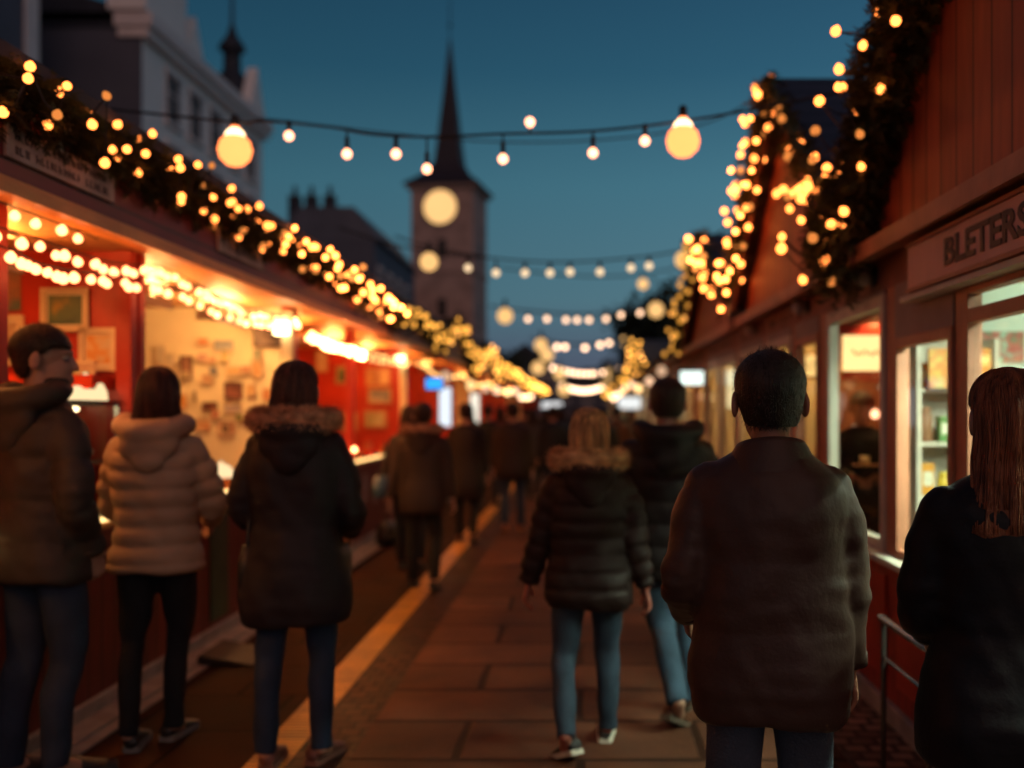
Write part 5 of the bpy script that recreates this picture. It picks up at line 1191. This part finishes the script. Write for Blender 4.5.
p4 = person('largest man, back turned, in a dark brown coat with a turned collar', (.535, 2.80, 0), R(-1), 1.685, coat=(.055, .028, .020), hem=.715, build=1.10, collar=True, quilt=.19,
    legs=(.050, .062, .085), leg_r=1.12, hair='short', hairc=(.014, .008, .006), feet=((-.11, .02, 0, .1), (.12, .0, 0, .2)), quilt_a=.35, hands=((-.225, .19, .985), (.255, .05, .78)), elbow_out=.38, skin=(.34, .15, .09), flare=1.02, sleeve=1.04, voxel=.010, hv=.0045, waist=1.06, head_s=1.18, coat_rough=.5)
p5 = person('woman in a black coat with long straight auburn hair at the right edge', (1.10, 2.56, 0), R(3), 1.63, coat=(.006, .006, .008), hem=.70, build=1.06, quilt=0,
    legs=(.008, .008, .010), leg_r=.9, hair='long', hairc=(.24, .075, .03), hair_len=.17, feet=((-.11, .0, 0, 0), (.11, .03, 0, .1)), hands=((-.12, .26, 1.0), (.12, .26, 1.0)), elbow_out=.7, flare=1.14, waist=.95, voxel=.011, head_s=1.12)
# middle distance
p8 = person('person in a brown-grey parka with fur hood walking away beside the light strip', (-1.36, 8.6, 0), R(3), 1.60, coat=(.040, .024, .018), hem=.72, build=1.1, hood=True, fur=(.36, .18, .1), legs=(.014, .012, .012), shoes=(.02, .015, .012),
    hair='short', hairc=(.02, .01, .008), feet=((-.10, .12, 0, 0), (.12, -.12, .05, .1)), hands=((-.32, .05, .80), (.30, .0, .80)), voxel=.016, hv=.010, detail=False)
p8b = person('person half hidden left of the brown parka, dark jacket', (-1.66, 9.7, 0), R(5), 1.58, coat=(.022, .016, .015), hem=.76, legs=(.014, .014, .018), hair='long', hairc=(.02, .01, .008), feet=((-.10, .1, 0, 0), (.12, -.1, .05, .1)), voxel=.018, hv=.012, detail=False, hair_len=.1)
hbg = thing('handbag', 'small pale blue bag at the hip of the half hidden person', 'bag', (-1.90, 9.5, .72))
MB().stack([(0, .07, .12, 0), (.10, .075, .13, 0), (.2, .06, .11, 0)], 16).build('bag_body', mat('blue_bag', (.10, .20, .28), .5, .2, 8, .1), hbg, True); MB().tube([(0, -.08, .19), (.04, -.04, .5), (.04, .04, .5), (0, .08, .19)], .008, 6, seg=10).build('strap', M_BLACK, hbg, True)
p9 = person('person in a long dark coat walking between the parka and the man in jeans', (-1.34, 11.7, 0), R(-3), 1.62, coat=(.014, .010, .010), hem=.55, build=1.05, legs=(.012, .012, .014), shoes=(.14, .05, .03), hair='short', hairc=(.02, .01, .008), feet=((-.10, .12, 0, 0), (.11, -.12, .05, .1)), voxel=.018, hv=.012, detail=False, flare=1.08)
p10 = person('man in a dark brown jacket, blue jeans and tan boots walking away down the middle', (-.86, 12.7, 0), R(0), 1.63, coat=(.028, .016, .013), hem=.72, build=1.15, legs=(.025, .04, .075), shoes=(.38, .12, .05), sole=(.3, .12, .06), hair='short', hairc=(.015, .008, .006), feet=((-.10, -.10, .05, 0), (.11, .14, 0, .1)), voxel=.018, hv=.012, detail=False)
vd = person('vendor in dark clothes inside the serving window, holding a small tray', (2.05, 7.25, .05), R(168), 1.62, coat=(.012, .010, .010), hem=.80, build=1.02, legs=(.01, .01, .01), hair='short', hairc=(.012, .008, .006), head_pitch=R(-18), hands=((-.09, .30, 1.12), (.09, .30, 1.12)), elbow_out=1., voxel=.016, hv=.007, detail=False)
ty = thing('serving_tray', 'small pale tray held by the vendor', 'tray', (2.0, 6.92, 1.16)); MB().box(-.10, .10, -.06, .06, 0, .012).build('tray_base', mat('pale_tray', (.42, .2, .12), .5, .1, 5, 0), ty, bevel=.004); MB().lathe([(.03, .012), (.035, .02), (.035, .07), (.0, .071)], (-.02, 0, 0), 12).build('cup', M_CREAM, ty, True)
# shoulder bag of the woman in the parka
hb = thing('handbag', 'black handbag hanging at the left hip of the woman in the navy parka', 'bag', (-1.44, 4.40, .72))
MB().stack([(0, .045, .11, 0), (.02, .05, .13, 0), (.16, .05, .13, 0), (.24, .035, .11, 0)], 18, 3).build('bag_body', M_BLACK, hb, True); MB().tube([(0, -.09, .22), (.0, -.06, .38), (0, .06, .38), (0, .09, .22)], .008, 6, seg=10).build('strap', M_BLACK, hb, True)
hb = thing('shoulder_bag', 'dark shoulder bag on the right hip of the woman in the navy parka', 'bag', (-1.07, 4.42, .76))
MB().stack([(0, .04, .09, 0), (.02, .045, .11, 0), (.14, .045, .11, 0), (.19, .03, .09, 0)], 18, 3).build('bag_body', M_BLACK, hb, True); MB().tube([(0, -.07, .18), (-.02, -.05, .30), (-.02, .05, .30), (0, .07, .18)], .007, 6, seg=10).build('strap', M_BLACK, hb, True)
# the crowd beyond
crowd = [(553, 15.5, 1.60, 'dark jacket just left of the fair haired woman', (.014, .012, .014), 0), (533, 17., 1.56, 'long haired person in a grey coat', (.05, .04, .04), 1), (603, 15., 1.57, 'person in black just right of the fair haired woman', (.012, .01, .012), 0), (500, 19., 1.6, 'person in a dark red jacket by the light strip', (.10, .018, .014), 1),
         (488, 16., 1.62, 'tall person in black near the left stalls', (.012, .01, .01), 0), (525, 22., 1.58, 'person in a brown coat in the crowd', (.06, .03, .02), 0), (560, 20., 1.62, 'person in a navy coat in the crowd', (.016, .02, .04), 1), (617, 18.5, 1.6, 'person in a rust jacket on the right of the crowd', (.14, .05, .025), 0),
         (632, 22., 1.55, 'person in a tan coat beside the right huts', (.16, .09, .05), 1), (512, 26., 1.6, 'far person in charcoal on the left', (.03, .025, .025), 0), (545, 27., 1.6, 'far person in black at the middle', (.012, .01, .01), 1), (575, 28., 1.62, 'far person in brown at the middle', (.05, .03, .02), 0), (598, 26., 1.57, 'far person in grey on the right', (.05, .045, .045), 1), (620, 30., 1.6, 'far person in dark green on the right', (.02, .03, .018), 0), (470, 20., 1.58, 'person in a dark coat at the fourth stall', (.02, .015, .014), 1),
         (535, 34., 1.6, 'farthest person in a pale jacket on the left', (.2, .13, .09), 0), (563, 36., 1.6, 'farthest person in a dark jacket', (.02, .016, .014), 1), (590, 38., 1.6, 'farthest person in a red scarf-coloured coat', (.2, .03, .02), 0)]
for i, (px, Y, H, lb, c, lg) in enumerate(crowd):
    wk = random.choice((-1, 1))
    person(lb, (X(px, Y), Y, 0), R(random.uniform(-14, 14)) + (math.pi if i in (8, 13) else 0), H, coat=c, hem=random.choice((.60, .74, .70)), build=random.uniform(.98, 1.12), legs=random.choice(((.02, .03, .05), (.012, .012, .014), (.03, .025, .02))), hair='long' if lg else 'short', hairc=random.choice(((.02, .01, .007), (.05, .025, .012), (.03, .014, .01))),
           feet=((-.10, .12*wk, 0, 0), (.11, -.12*wk, .03, .1)), voxel=.022, hv=.014, detail=False, hair_len=.12, group=None)

# ================================================================== render settings
SC.render.engine = 'CYCLES'; cy = SC.cycles
cy.use_denoising = True
try: cy.denoiser = 'OPENIMAGEDENOISE'
except Exception: pass
cy.sample_clamp_indirect = 3.; cy.max_bounces = 5; cy.diffuse_bounces = 3; cy.glossy_bounces = 3; cy.transparent_max_bounces = 8
cy.use_adaptive_sampling = False; cy.caustics_reflective = False; cy.caustics_refractive = False; cy.blur_glossy = .5
try: cy.use_light_tree = True
except Exception: pass
SC.view_settings.view_transform = 'Standard'; SC.view_settings.look = 'None'; SC.view_settings.exposure = 0; SC.view_settings.gamma = 1
